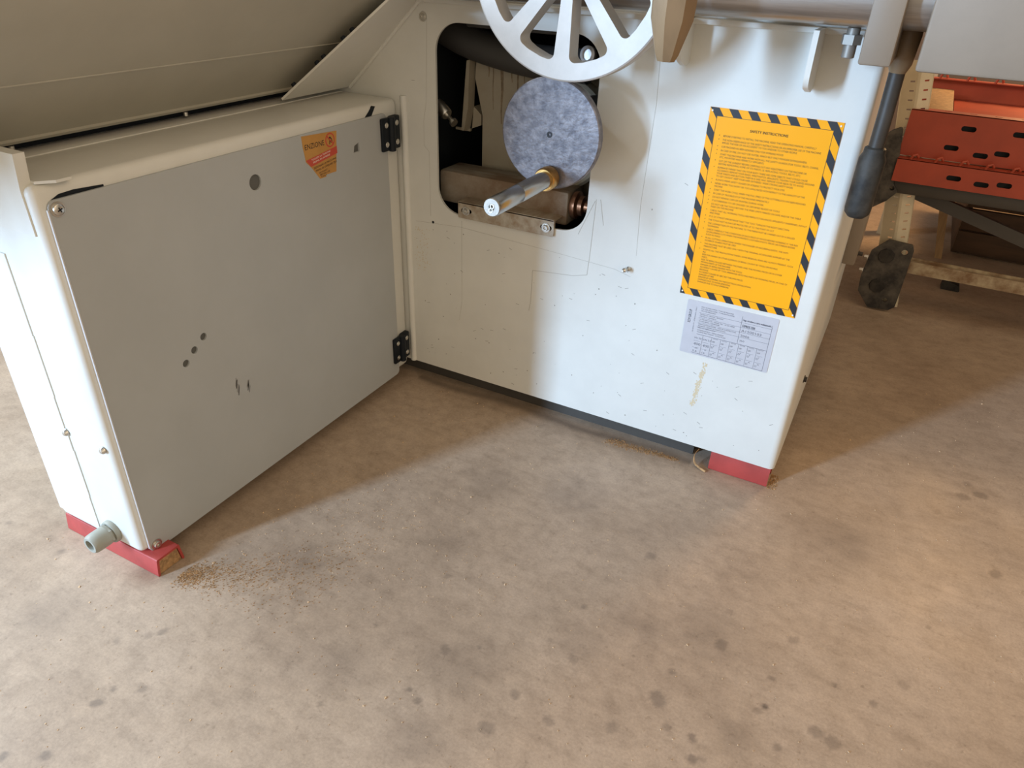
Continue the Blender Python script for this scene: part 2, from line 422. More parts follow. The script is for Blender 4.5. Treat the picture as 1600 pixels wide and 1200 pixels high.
# dark inside of the base
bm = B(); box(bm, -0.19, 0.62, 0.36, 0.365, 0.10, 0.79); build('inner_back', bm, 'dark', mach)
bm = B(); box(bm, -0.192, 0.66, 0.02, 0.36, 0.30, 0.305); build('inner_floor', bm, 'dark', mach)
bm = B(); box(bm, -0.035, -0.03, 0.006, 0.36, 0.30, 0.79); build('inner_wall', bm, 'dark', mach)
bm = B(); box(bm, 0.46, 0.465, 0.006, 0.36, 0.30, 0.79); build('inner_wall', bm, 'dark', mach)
# casting seen through the opening
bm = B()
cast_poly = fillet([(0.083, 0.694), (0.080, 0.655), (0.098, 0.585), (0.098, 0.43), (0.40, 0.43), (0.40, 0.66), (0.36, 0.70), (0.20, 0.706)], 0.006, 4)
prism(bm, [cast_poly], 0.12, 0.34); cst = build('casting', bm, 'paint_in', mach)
for x, z0, z1, wd in ((0.112, 0.66, 0.696, 0.005), (0.122, 0.60, 0.697, 0.0025), (0.141, 0.575, 0.698, 0.007), (0.163, 0.655, 0.70, 0.004), (0.176, 0.62, 0.70, 0.005), (0.190, 0.64, 0.70, 0.003)):
    bm = B(); q = [(x + random.uniform(-0.0012, 0.0012), z1 + (z0 - z1) * t / 6) for t in range(7)]
    for a, b, t in zip(q, q[1:], range(6)): ribbon(bm, [a, b], wd * (1.05 - 0.14 * t), PL['XZ'], 0.1196, 0.120)
    build('oil_drip', bm, 'drip', cst, smooth=0)
bm = B(); prism(bm, [[(0.072, 0.688), (0.079, 0.690), (0.075, 0.60), (0.066, 0.555), (0.060, 0.555)]], 0.10, 0.125); build('casting_rib', bm, 'paint_in', mach)
bm = B(); prism(bm, [[(0.074, 0.60), (0.092, 0.585), (0.092, 0.565), (0.070, 0.556)]], 0.125, 0.20); build('casting_web', bm, 'paint_in', mach)
bm = B(); box(bm, 0.035, 0.07, 0.118, 0.124, 0.551, 0.556); build('casting_tab', bm, 'paint_in', mach)
bm = B(); tube(bm, catmull([(-0.02, 0.10, 0.765), (0.04, 0.10, 0.735), (0.11, 0.10, 0.715), (0.22, 0.10, 0.70), (0.33, 0.10, 0.70)], 6), 0.030, 18); build('hose', bm, 'hose', mach)
bm = B(); box(bm, 0.10, 0.30, 0.05, 0.10, 0.752, 0.785, 0.004); build('duct', bm, 'hose', mach)
# round ring on the casting behind the crank disc
bm = B(); lathe(bm, [(0.105, 0), (0.105, 0.03), (0.100, 0.035), (0.094, 0.035), (0.092, 0.028), (0.0, 0.028)], (0.282, 0.12, 0.578), (0, -1, 0), 48)
build('bearing_ring', bm, 'paint_in', mach)
for x, z in ((0.128, 0.478), (0.145, 0.479)):
    bm = B(); cyl(bm, (x, 0.121, z), (x, 0.117, z), 0.004, 12); build('hole', bm, 'dark', mach)
# lower cross bar, clamp bracket, motor end
bm = B(); box(bm, 0.050, 0.338, 0.030, 0.105, 0.425, 0.490, 0.006); build('cross_bar', bm, 'crossbar', mach)
bm = B(); lathe(bm, [(0.0, 0), (0.024, 0.0), (0.026, 0.004), (0.026, 0.010), (0.019, 0.014), (0.019, 0.022), (0.012, 0.025), (0.012, 0.04)], (0.340, 0.055, 0.462), (1, 0, 0), 28); build('shaft_end', bm, 'copper', mach)
br = B()
prism(br, [fillet([(0.117, 0.412), (0.328, 0.412), (0.328, 0.444), (0.117, 0.444)], 0.003, 3), rrect(0.124, 0.148, 0.4235, 0.4325, 0.0044, 5), rrect(0.300, 0.324, 0.4235, 0.4325, 0.0044, 5)], -0.006, 0.0)
box(br, 0.117, 0.328, -0.006, 0.045, 0.441, 0.445, 0.001)
bracket = build('clamp_bracket', br, mat('worn_steel_bracket', (0.50, 0.46, 0.38), 0.45, 0.4, 0.5, 16, var_col=(0.33, 0.25, 0.17), stretch=(3, 1, 3)), mach)
for x in (0.136, 0.312): socket_screw('bolt', bracket, (x, -0.006, 0.428), (0, -1, 0), 0.0058, 0.005, 0.0088)
bm = B(); lathe(bm, [(0.012, 0), (0.012, 0.030), (0.010, 0.033), (0.004, 0.033), (0.004, 0.052), (0.008, 0.052), (0.008, 0.058), (0, 0.058)], (0.040, 0.045, 0.612), (0.72, -0.25, -0.42), 16)
build('stop_bolt', bm, 'screw', mach)
bm = B(); lathe(bm, [(0.014, 0), (0.014, 0.006), (0.009, 0.008), (0.009, 0.003), (0, 0.003)], (0.352, 0.040, 0.728), (-0.1, -1, 0.15), 24); build('ring_nut', bm, 'edge', mach)
bm = B(); box(bm, 0.340, 0.366, 0.034, 0.040, 0.708, 0.714); build('retaining_clip', bm, 'edge', mach)
# crank: disc, eccentric pin with bronze bush
crank = bpy.data.objects.new('crank', None); COL.objects.link(crank); crank.location = (0.352, -0.1, 0.6205)
crank.parent = mach; crank.matrix_parent_inverse = Matrix.Translation(-Vector(mach.location)); crank['label'] = 'grey steel crank disc with an eccentric pin pointing forward'
def sub(o, p):
    o.parent = p; o.matrix_parent_inverse = Matrix.Translation(-Vector(p.location)); return o
bm = B(); lathe(bm, [(0.0, -0.001), (0.003, -0.001), (0.003, 0.0), (0.0865, 0.0), (0.0884, -0.0015), (0.0884, -0.013), (0.0865, -0.015), (0, -0.015)], (0.352, -0.10, 0.6205), (0, -1, 0), 72)
sub(build('disc', bm, 'disc'), crank)
bm = B(); lathe(bm, [(0.0022, 0), (0.0022, 0.0006), (0.005, 0.0006), (0.005, 0)], (0.352, -0.10, 0.6205), (0, -1, 0), 20, closed=False); sub(build('centre_mark', bm, 'ink'), crank)
bm = B(); cyl(bm, (0.352, -0.086, 0.6205), (0.352, 0.13, 0.6205), 0.036, 28); sub(build('hub', bm, 'rod'), crank)
bm = B(); lathe(bm, [(0.0145, 0.0), (0.0145, 0.118), (0.0141, 0.119), (0.0145, 0.120), (0.0145, 0.197), (0.013, 0.200), (0.005, 0.200), (0.004, 0.198), (0.0, 0.198)], (0.3577, -0.10, 0.5525), (0, -1, 0), 36)
sub(build('pin', bm, 'chrome'), crank)
bm = B(); lathe(bm, [(0.0145, 0.004), (0.0195, 0.006), (0.0195, 0.022), (0.0175, 0.026), (0.0145, 0.026)], (0.3577, -0.10, 0.5525), (0, -1, 0), 36)
sub(build('bush', bm, 'brass', label='bronze bush around the pin'), crank)
for dx, dz in ((0.001, 0.002), (-0.001, -0.0045)):
    bm = B(); lathe(bm, [(0.0022, 0), (0.0022, 0.0012), (0.0038, 0.0012), (0.0042, 0)], (0.3577 + dx, -0.2995, 0.5525 + dz), (0, -1, 0), 16, closed=False); sub(build('stamp_mark', bm, 'screw'), crank)
# handwheel
hw = bpy.data.objects.new('handwheel', None); COL.objects.link(hw); hw.location = (0.3967, -0.16, 0.8693)
attach(hw, mach); hw['label'] = 'pale aluminium handwheel with many tapering spokes'
cx, cz, RW = 0.3967, 0.8693, 0.1568
NS = 9; holes = []
for k in range(NS):
    a0 = math.radians(-92.5 + 360 / NS * k); a1 = a0 + 2 * PI / NS
    ri, ro = 0.040, 0.131
    hi, ho = 0.0085, 0.0125
    pa = [(ri, a0 + math.asin(hi / ri)), (ro, a0 + math.asin(ho / ro)), (ro, a0 + math.asin(ho / ro) + 0.33 * (a1 - a0 - 2 * math.asin(ho / ro))), (ro, a0 + math.asin(ho / ro) + 0.67 * (a1 - a0 - 2 * math.asin(ho / ro))), (ro, a1 - math.asin(ho / ro)), (ri, a1 - math.asin(hi / ri))]
    holes.append(fillet([(cx + r * math.cos(t), cz + r * math.sin(t)) for r, t in pa], [0.003, 0.016, 0, 0, 0.016, 0.003], 7))
bm = B()
prism(bm, [circle(cx, cz, RW - 0.003, 112)] + holes, -0.160, -0.128)
# rounded rim band
lathe(bm, [(RW - 0.003, 0.0), (RW - 0.0008, 0.0012), (RW, 0.004), (RW, 0.028), (RW - 0.001, 0.031), (RW - 0.003, 0.032)], (cx, -0.160, cz), (0, 1, 0), 112, closed=False)
sub(build('wheel', bm, 'alu', smooth=28), hw)
bm = B(); lathe(bm, [(0.034, 0), (0.034, 0.02), (0.030, 0.024), (0.012, 0.024), (0.012, 0.018), (0, 0.018)], (cx, -0.159, cz), (0, -1, 0), 36); sub(build('wheel_hub', bm, 'alu'), hw)
bm = B(); cyl(bm, (cx, -0.13, cz), (cx, 0.0, cz), 0.016, 20); sub(build('spindle', bm, 'rod'), hw)
# tapered tan lever beside the handwheel
bm = B(); lathe(bm, [(0.0, -0.108), (0.012, -0.108), (0.016, -0.100), (0.0285, -0.058), (0.0300, -0.020), (0.0300, 0.06), (0.020, 0.075), (0, 0.075)], (0.563, -0.20, 0.868), (0.02, 0, 1), 8)
build('lever_grip', bm, 'tan', mach, smooth=20, label='tan tapered grip hanging beside the handwheel')
bm = B(); cyl(bm, (0.563, -0.20, 0.935), (0.563, 0.0, 0.850), 0.008, 14); build('lever_rod', bm, 'rod', mach)
# guide bar with lugs
bm = B(); cyl(bm, (0.06, -0.075, 0.842), (1.30, -0.075, 0.842), 0.034, 40); build('guide_bar', bm, 'bar', mach, label='brushed round steel guide bar')
for x in (0.12, 0.66): 
    bm = B(); box(bm, x, x + 0.05, -0.06, 0.004, 0.822, 0.870, 0.003); build('bar_support', bm, 'cast', mach)
def lug(x, z0, w, m='paint'):
    bm = B(); prism(bm, [fillet([(0.0, z0 + 0.004), (-w * 0.35, z0), (-w, z0 + 0.012), (-w, 0.800), (0.0, 0.800)], [0.004, 0.016, 0.020, 0, 0], 8)], x, x + 0.0075, 'YZ')
    return build('lug', bm, m, mach)
lug(0.7205, 0.716, 0.070)
lug(0.531, 0.733, 0.055)
bm = B(); cyl(bm, (0.768, -0.05, 0.806), (0.768, -0.05, 0.768), 0.0085, 18, 0.001); bolt_o = build('stud', bm, 'stud', mach)
bm = B(); lathe(bm, [(0.0135, 0), (0.0135, 0.012)], (0.768, -0.05, 0.785), (0, 0, 1), 6); build('nut', bm, 'stud', mach, smooth=20)
bm = B(); box(bm, 0.789, 0.827, -0.135, -0.022, 0.770, 0.890, 0.003); build('bar_bracket', bm, 'cast', mach, label='grey cast bracket clamped on the guide bar')
# lever hanging at the right front corner
lv = bpy.data.objects.new('release_lever', None); COL.objects.link(lv); lv.location = (0.834, -0.03, 0.70); attach(lv, mach); lv['label'] = 'dark hanging lever with a black grip at the right corner'
bm = B(); tube(bm, [(0.836, -0.03, 0.825), (0.835, -0.03, 0.80), (0.834, -0.03, 0.765), (0.8335, -0.03, 0.752)], [0.014, 0.0165, 0.015, 0.010], 18); sub(build('knuckle', bm, 'tan'), lv)
bm = B(); tube(bm, [(0.8335, -0.03, 0.760), (0.834, -0.03, 0.70), (0.8335, -0.03, 0.64)], 0.0105, 18); sub(build('rod', bm, 'rod'), lv)
bm = B(); lathe(bm, [(0.012, 0), (0.0175, 0.006), (0.0185, 0.012), (0.0185, 0.085), (0.015, 0.093), (0.0145, 0.100), (0.012, 0.102)], (0.8325, -0.030, 0.553), (0.01, 0, 1), 24); sub(build('grip', bm, 'rubber'), lv)
# small fittings on the panels
socket_screw('screw', mach, (0.041, 0, 0.768), (0, -1, 0), 0.005, 0.005, 0.008)
bm = B(); lathe(bm, [(0.0045, 0), (0.0045, 0.003), (0.0028, 0.004), (0.0028, 0.010), (0.0042, 0.012), (0.0042, 0.018), (0.0018, 0.021), (0, 0.0205)], (0.4826, 0, 0.3808), (-0.25, -1, 0.1), 14); build('grease_nipple', bm, 'screw', mach)
hex_bolt('bolt', mach, (XR, 0.20, 0.146), (1, 0, 0), 0.006, 0.006, 'rod')
bm = B(); box(bm, XR - 0.001, XR + 0.026, 0.44, 0.56, 0.315, 0.435, 0.004); sb = build('side_box', bm, 'cast', mach)
hex_bolt('bolt', sb, (XR + 0.026, 0.50, 0.325), (1, 0, 0), 0.005, 0.010, 'rod')
bm = B(); cyl(bm, (0.0525, 0.0005, 0.388), (0.0525, -0.0006, 0.388), 0.0028, 12); build('hole', bm, 'ink', mach)
# pencil lines and chips on the front panel
fXZ = PL['XZ']
bm = B()
for l in ([(0.406, 0.497), (0.403, 0.389), (0.401, 0.35), (0.372, 0.342), (0.286, 0.334), (0.285, 0.268), (0.282, 0.245)], [(0.404, 0.494), (0.376, 0.426)], [(0.414, 0.498), (0.424, 0.452)]):
    ribbon(bm, l, 0.0009, fXZ, -0.0004, 0.0)
for l in ([(0.122, 0.404), (0.122, 0.227), (0.115, 0.18)], [(0.01, 0.383), (0.119, 0.390), (0.308, 0.382), (0.454, 0.374), (0.487, 0.366)], [(0.49, 0.753), (0.494, 0.673), (0.491, 0.569), (0.489, 0.502), (0.493, 0.408)], [(0.049, 0.766), (0.043, 0.622), (0.036, 0.585), (0.036, 0.54), (0.047, 0.53), (0.047, 0.40)]):
    ribbon(bm, [tuple(q) for q in catmull([(a, b, 0) for a, b in l], 3)] if False else l, 0.0005, fXZ, -0.0003, 0.0)
build('pencil_mark', bm, 'pencil', mach, smooth=0)
bm = B()
rnd = random.Random(5)
for k in range(150):
    x = rnd.uniform(0.01, 0.80); z = rnd.uniform(0.06, 0.38) if rnd.random() < 0.75 else rnd.uniform(0.38, 0.74)
    if 0.57 < x < 0.80 and 0.235 < z: continue
    if 0.05 < x < 0.41 and z > 0.385: continue
    r = rnd.uniform(0.0004, 0.0012)
    if rnd.random() < 0.35:
        a = rnd.uniform(-0.6, 0.6); ribbon(bm, [(x, z), (x + 0.007 * math.cos(a), z + 0.007 * math.sin(a))], 0.0006, fXZ, -0.0003, 0)
    else: prism(bm, [[(x + r * rnd.uniform(0.6, 1.5) * math.cos(t), z + r * rnd.uniform(0.6, 1.8) * math.sin(t)) for t in [2 * PI * q / 6 for q in range(6)]]], -0.0003, 0.0)
build('paint_chips', bm, 'chipdark', mach, smooth=0, kind='stuff')
bm = B()
for k in range(160):
    t = rnd.random(); x = 0.652 - 0.012 * t + rnd.gauss(0, 0.0022); z = 0.232 - 0.10 * t
    r = rnd.uniform(0.0006, 0.0016)
    prism(bm, [[(x + r * math.cos(q), z + 1.6 * r * math.sin(q)) for q in [2 * PI * j / 5 for j in range(5)]]], -0.0003 - 0.0000012 * k, 0.0)
for k in range(90):
    x = 0.02 + rnd.gauss(0, 0.011); z = rnd.uniform(0.27, 0.37)
    r = rnd.uniform(0.0005, 0.0012)
    if x < 0.004: continue
    prism(bm, [[(x + r * math.cos(q), z + r * math.sin(q)) for q in [2 * PI * j / 5 for j in range(5)]]], -0.0003 - 0.0000012 * k, 0.0)
build('rust_dribble', bm, 'rust', mach, smooth=0, kind='stuff')
# red channel foot under the right corner
def channel_foot(parent, x0, x1, y0, y1, h, open_right, label):
    bm = B(); t = 0.004
    prism(bm, [fillet([(y0, 0.0), (y0 + 0.004, h), (y1 - 0.004, h), (y1, 0.0), (y1 - t, 0.0), (y1 - t - 0.004, h - t), (y0 + t + 0.004, h - t), (y0 + t, 0.0)], 0.002, 3)], x0, x1, 'YZ')
    f = build('foot', bm, 'red', parent, label=label)
    bm = B(); prism(bm, [[(y0 + t + 0.001, 0.001), (y1 - t - 0.001, 0.001), (y1 - t - 0.005, h - t - 0.001), (y0 + t + 0.005, h - t - 0.001)]], x0 + 0.01, x1 - 0.002, 'YZ')
    for v in bm.verts: v.co += Vector((rnd.uniform(-0.002, 0.001), 0, 0))
    build('packed_sawdust', bm, 'saw', f)
    return f
channel_foot(mach, 0.695, 0.8098, 0.003, 0.055, 0.0415, True, 'short red steel channel foot')
channel_foot(mach, 0.695, 0.8098, 0.70, 0.752, 0.0415, True, 'short red steel channel foot')
bm = B(); box(bm, -0.18, 0.655, 0.035, 0.68, 0.0, ZB - 0.001); build('dark_under_block', bm, 'greybeam', mach)  # dark block set forward to deepen the shaded gap under the panel
bm = B(); box(bm, -0.195, XR - 0.008, 0.007, YB - 0.008, ZB + 0.003, ZB + 0.007); build('bottom_plate', bm, 'dark', mach)

# ------------------------------------------------------------------ sloping hood over the cabinet
hood = thing('sloping_hood', 'large sloping beige sheet metal hood above the electrical cabinet', 'hood', (-0.15, -0.5, 0.63))
HY = -1.0
sl = Vector((0.173, 0, 0.163)).normalized(); nn = Vector((0.163, 0, -0.173)).normalized()
H0 = Vector((-0.139, 0, 0.631)) - nn * 0.030
def hpt(s, y, off=0.0): return H0 + sl * s + Vector((0, y, 0)) + nn * off
def hslab(bm, s0, s1, y0, y1, o0, o1):
    v = [bm.verts.new(hpt(s, y, o)) for o in (o0, o1) for s, y in ((s0, y0), (s1, y0), (s1, y1), (s0, y1))]
    for f in ((0, 1, 2, 3), (4, 5, 6, 7), (0, 1, 5, 4), (1, 2, 6, 5), (2, 3, 7, 6), (3, 0, 4, 7)): bm.faces.new([v[i] for i in f])
bm = B(); hslab(bm, -0.018, 0.1005, HY, -0.012, -0.004, 0.0); build('lower_sheet', bm, 'hood', hood)
bm = B(); hslab(bm, 0.102, 0.262, HY, -0.012, -0.004, 0.0012); build('upper_sheet', bm, 'hood', hood)
bm = B(); hslab(bm, -0.020, -0.014, HY, -0.10, -0.006, 0.004); build('hem', bm, 'hood', hood)
bm = B(); box(bm, -0.235, -0.200, HY, -0.002, 0.6235, 0.665); build('gap_shade_strip', bm, 'hinge', hood)  # black strip added for the shadow gap, stops light leaking through
bm = B(); box(bm, -0.60, 0.033, HY, -0.012, 0.836, 0.866, 0.004); build('sliding_table', bm, 'cast', hood)
bm = B(); box(bm, -0.60, -0.55, HY, -0.012, 0.64, 0.836); build('table_beam', bm, 'hood', hood)
bm = B(); prism(bm, [[(-0.598, 0.642), (-0.176, 0.640), (0.022, 0.832), (-0.598, 0.834)]], HY, HY + 0.004); build('end_plate', bm, 'hood', hood)
bm = B(); tube(bm, [hpt(0.1012, y, 0.0012) for y in (HY, -0.5, -0.05)], 0.0013, 8); build('seam_bead', bm, 'hood', hood)
for y in (-0.655, -0.37):
    bm = B(); p = hpt(-0.030, y, 0.006); cyl(bm, p, p + Vector((0, 0, 0.006)), 0.004, 12); build('bolt', bm, 'screw', hood)
# flange welded to the machine front, running up beside the hood
def fl(s, y, off): return Vector((-0.139, 0, 0.631)) + sl * s + Vector((0, y, 0)) + nn * off
bm = B()
quad = [(0.0, 0.0), (0.0, -0.189), (0.245, -0.094), (0.245, 0.0)]
A = [bm.verts.new(fl(s, y, 0.0)) for s, y in quad]; C = [bm.verts.new(fl(s, y, -0.004)) for s, y in quad]
bm.faces.new(A); bm.faces.new(C)
for i in range(4): bm.faces.new((A[i], A[(i + 1) % 4], C[(i + 1) % 4], C[i]))
flange = build('sloping_flange', bm, 'paint', mach)
for s in (0.03, 0.085, 0.10, 0.145, 0.165):
    y = -0.189 + 0.095 * s / 0.245
    bm = B(); p = fl(s, y + 0.004, -0.004); cyl(bm, p, p - nn * 0.006, 0.0045, 10); build('rivet', bm, 'hinge', flange)
bm = B(); tube(bm, [fl(s, -0.002, 0.001) for s in (0, 0.1, 0.245)], 0.004, 10); build('weld_bead', bm, 'paint', flange)

# ------------------------------------------------------------------ electrical cabinet
XD, YF, YD0, YD1, ZD0, ZD1, XL = -0.022, -0.733, -0.7195, -0.045, 0.0285, 0.602, -0.223
cab = thing('electrical_cabinet', 'cream electrical cabinet with a plain grey hinged door', 'cabinet', (-0.12, -0.36, 0))
bm = B(); box(bm, XL, XD - 0.002, YF, -0.002, 0.0335, 0.622, 0.011, 4); body = build('body', bm, 'paint', cab)
# raised front plate with notch and seam
bm = B(); prism(bm, [[(XL + 0.012, 0.560), (-0.036, 0.560), (-0.038, 0.617), (-0.031, 0.660), (XL + 0.012, 0.660)]], YF - 0.0022, YF + 0.012); build('front_upstand', bm, 'paint', cab)
bm = B(); prism(bm, [[(-0.062, YF + 0.012), (-0.030, YF + 0.012), (-0.016, YF + 0.030), (-0.016, YF + 0.050), (-0.062, YF + 0.050)]], 0.622, 0.6255, 'XY'); build('top_tab', bm, 'paint', cab)
bm = B(); prism(bm, [[(XL + 0.004, 0.050), (-0.119, 0.050), (-0.119, 0.115), (-0.1175, 0.115), (-0.1175, 0.205), (-0.119, 0.205), (-0.119, 0.245), (-0.122, 0.245), (-0.122, 0.30), (-0.1205, 0.30), (-0.1205, 0.40), (-0.122, 0.40), (-0.122, 0.52), (XL + 0.004, 0.52)]], YF - 0.0018, YF + 0.003); build('front_cover_plate', bm, 'paint', cab)
bm = B(); box(bm, XL + 0.03, -0.15, YF + 0.03, -0.01, 0.6215, 0.6235, 0.0008); build('top_seam_plate', bm, 'paint', cab)
# door
bm = B()
prism(bm, [rrect(YD0, YD1, ZD0, ZD1, 0.010, 5), circle(-0.3908, 0.5494, 0.0125, 24), circle(-0.5424, 0.342, 0.0062, 16), circle(-0.5634, 0.3277, 0.0062, 16), circle(-0.5829, 0.3131, 0.0062, 16), [(-0.1470, 0.5470), (-0.1305, 0.5470), (-0.1305, 0.5630), (-0.1440, 0.5590)]], XD - 0.002, XD + 0.002, 'YZ')
door = build('door', bm, 'door', cab)
bm = B(); box(bm, XD - 0.0019, XD + 0.0026, YD0 - 0.0016, YD0, ZD0 + 0.01, ZD1 - 0.01); build('edge_strip', bm, 'edge', door)
for y, z in ((-0.3908, 0.5494), (-0.5424, 0.342), (-0.5634, 0.3277), (-0.5829, 0.3131), (-0.138, 0.5548)):
    bm = B(); cyl(bm, (XD - 0.0019, y, z), (XD - 0.0012, y, z), 0.0155 if z > 0.54 and y < -0.2 else 0.0105 if z > 0.5 else 0.0080, 20); build('hole_backing', bm, 'backing', door)
bm = B()
fYZ = PL['YZ']
for y0, z0, ln, wd in ((-0.4985, 0.222, 0.030, 0.0042), (-0.4760, 0.212, 0.022, 0.0030)):
    for k in range(9):
        a = rnd.uniform(-wd, wd); b = rnd.uniform(-ln / 2, ln / 4)
        ribbon(bm, [(y0 + a * 0.5, z0 + b), (y0 + a * 0.5 + 0.004, z0 + b + ln * 0.5)], 0.0012, fYZ, XD + 0.002, XD + 0.0023)
build('smear', bm, 'smear', door, smooth=0)
def cross_screw(c):
    bm = B(); lathe(bm, [(0.0095, 0), (0.0095, 0.0012), (0.0075, 0.0014), (0.007, 0.004), (0.005, 0.0052), (0, 0.0052)], c, (1, 0, 0), 28, closed=False)
    s = build('screw', bm, 'screw', door)
    bm = B()
    for a in (0.4, 0.4 + PI / 2):
        d = 0.0034; ribbon(bm, [(c[1] - d * math.cos(a), c[2] - d * math.sin(a)), (c[1] + d * math.cos(a), c[2] + d * math.sin(a))], 0.0016, fYZ, c[0] + 0.0050, c[0] + 0.0055)
    build('cross_slot', bm, 'ink', s, smooth=0)
cross_screw((XD + 0.002, -0.7085, 0.5905))
socket_screw('screw', door, (XD + 0.002, -0.7085, 0.0395), (1, 0, 0), 0.006, 0.005, 0.0092)
# hinges
for zc in (0.563, 0.092):
    bm = B()
    box(bm, XD + 0.002, XD + 0.009, -0.066, -0.040, zc - 0.031, zc + 0.031, 0.0025)
    box(bm, XD - 0.004, XD + 0.009, -0.034, -0.010, zc - 0.031, zc + 0.031, 0.0025)
    cyl(bm, (XD + 0.008, -0.037, zc - 0.033), (XD + 0.008, -0.037, zc + 0.031), 0.0075, 18, 0.001)
    h = build('hinge', bm, 'hinge', cab)
    for y in (-0.054, -0.021):
        for dz in (-0.018, 0.018): socket_screw('screw', h, (XD + 0.0085, y, zc + dz), (1, 0, 0), 0.0052, 0.002)
# black slivers put in for the dark gaps behind the door's warped top edge
bm = B(); prism(bm, [[(-0.7175, 0.592), (-0.712, 0.6015), (-0.700, 0.6065), (-0.680, 0.6075), (-0.640, 0.6045), (-0.640, 0.601), (-0.70, 0.599)]], XD - 0.004, XD - 0.0012, 'YZ'); build('dark_gap', bm, 'hinge', cab)
bm = B(); prism(bm, [[(-0.105, 0.601), (-0.085, 0.601), (-0.072, 0.617), (-0.080, 0.619)]], XD - 0.004, XD - 0.0012, 'YZ'); build('dark_gap', bm, 'hinge', cab)
# dome bolts on the front face, cable gland
for x, z in ((-0.1205, 0.238), (-0.0377, 0.236)):
    bm = B(); lathe(bm, [(0.0058, 0), (0.0052, 0.003), (0.003, 0.0055), (0, 0.0062)], (x, YF - 0.001, z), (0, -1, 0), 16); build('rivet', bm, 'screw', cab)
gl = bpy.data.objects.new('cable_gland', None); COL.objects.link(gl); gl.location = (-0.088, YF, 0.062); attach(gl, cab); gl['label'] = 'grey plastic cable gland'
GC = Vector((-0.083, YF, 0.060)); GA = Vector((0, -1, 0))
bm = B(); lathe(bm, [(0.0185, -0.002), (0.0195, 0.001), (0.0195, 0.006), (0.0185, 0.008), (0.014, 0.008), (0.014, 0.011)], GC, GA, 28, closed=False); sub(build('lock_nut', bm, 'gland'), gl)
bm = B(); lathe(bm, [(0.0175, 0.010), (0.0175, 0.014)], GC, GA, 6); lathe(bm, [(0.0165, 0.014), (0.0165, 0.030), (0.0160, 0.038), (0.0135, 0.042), (0.0095, 0.042), (0.0085, 0.032), (0, 0.032)], GC, GA, 20); sub(build('gland_cap', bm, 'gland'), gl)
bm = B(); cyl(bm, GC + GA * 0.0321, GC + GA * 0.033, 0.0082, 18); sub(build('bore', bm, 'hinge'), gl)
bm = B(); box(bm, XL + 0.02, -0.055, YF + 0.07, -0.01, 0.0, 0.034); build('dark_under_block', bm, 'greybeam', cab)  # added dark block, stops light leaking under the cabinet
channel_foot(cab, XL + 0.003, 0.004, YF - 0.001, YF + 0.050, 0.0325, True, 'red steel channel foot packed with sawdust at its end')

# ------------------------------------------------------------------ safety sign
SX0, SX1, SZ0, SZ1 = 0.5829, 0.783, 0.358, 0.6767
sign = thing('safety_sign', 'yellow safety instructions sign with black and yellow striped border', 'sign', (0.683, -0.001, 0.358))
bm = B(); box(bm, SX0, SX1, -0.0012, 0.0, SZ0, SZ1); build('backing', bm, 'yellow', sign, smooth=0)
bw = 0.0125; bx0, bx1, bz0, bz1 = SX0 + bw, SX1 - bw, SZ0 + bw, SZ1 - bw
def clip(poly, a, b, c):
    out = []
    for i in range(len(poly)):
        p, q = poly[i - 1], poly[i]
        dp = a * p[0] + b * p[1] - c; dq = a * q[0] + b * q[1] - c
        if (dp >= 0) != (dq >= 0):
            t = dp / (dp - dq); out.append((p[0] + (q[0] - p[0]) * t, p[1] + (q[1] - p[1]) * t))
        if dq >= 0: out.append(q)
    return out
def crect(poly, x0, x1, z0, z1):
    for a, b, c in ((1, 0, x0), (-1, 0, -x1), (0, 1, z0), (0, -1, -z1)):
        if len(poly) > 2: poly = clip(poly, a, b, c)
    return poly
bm = B()
per = 0.0292
for k in range(-14, 14):
    # stripes lean down to the right
    c0 = 0.5829 + 0.6767 * 0.72 + k * per + 0.0
    def xs(z, o): return c0 + o - 0.72 * z
    big = [(xs(0.3, 0), 0.3), (xs(0.3, per * 0.48), 0.3), (xs(0.7, per * 0.48), 0.7), (xs(0.7, 0), 0.7)]
    for R in ((SX0, SX1, bz1, SZ1), (SX0, SX1, SZ0, bz0), (SX0, bx0, bz0, bz1), (bx1, SX1, bz0, bz1)):
        pg = crect(big, *R)
        if len(pg) > 2: 
            vv = [bm.verts.new((p[0], -0.00145, p[1])) for p in pg]
            try: bm.faces.new(vv)
            except ValueError: pass
build('border_stripes', bm, 'ink', sign, smooth=0)
bm = B(); ribbon(bm, [(bx0, bz0), (bx1, bz0), (bx1, bz1), (bx0, bz1), (bx0, bz0)], 0.0006, fXZ, -0.0016, -0.0012); build('border_line', bm, 'ink_b', sign, smooth=0)
for x, z in ((SX0 + 0.004, SZ1 - 0.005), (SX1 - 0.004, SZ1 - 0.005), (SX0 + 0.004, SZ0 + 0.005), (SX1 - 0.004, SZ0 + 0.005)):
    bm = B(); lathe(bm, [(0.0016, 0), (0.0013, 0.0008), (0, 0.001)], (x, -0.0014, z), (0, -1, 0), 12); build('rivet', bm, 'white', sign)
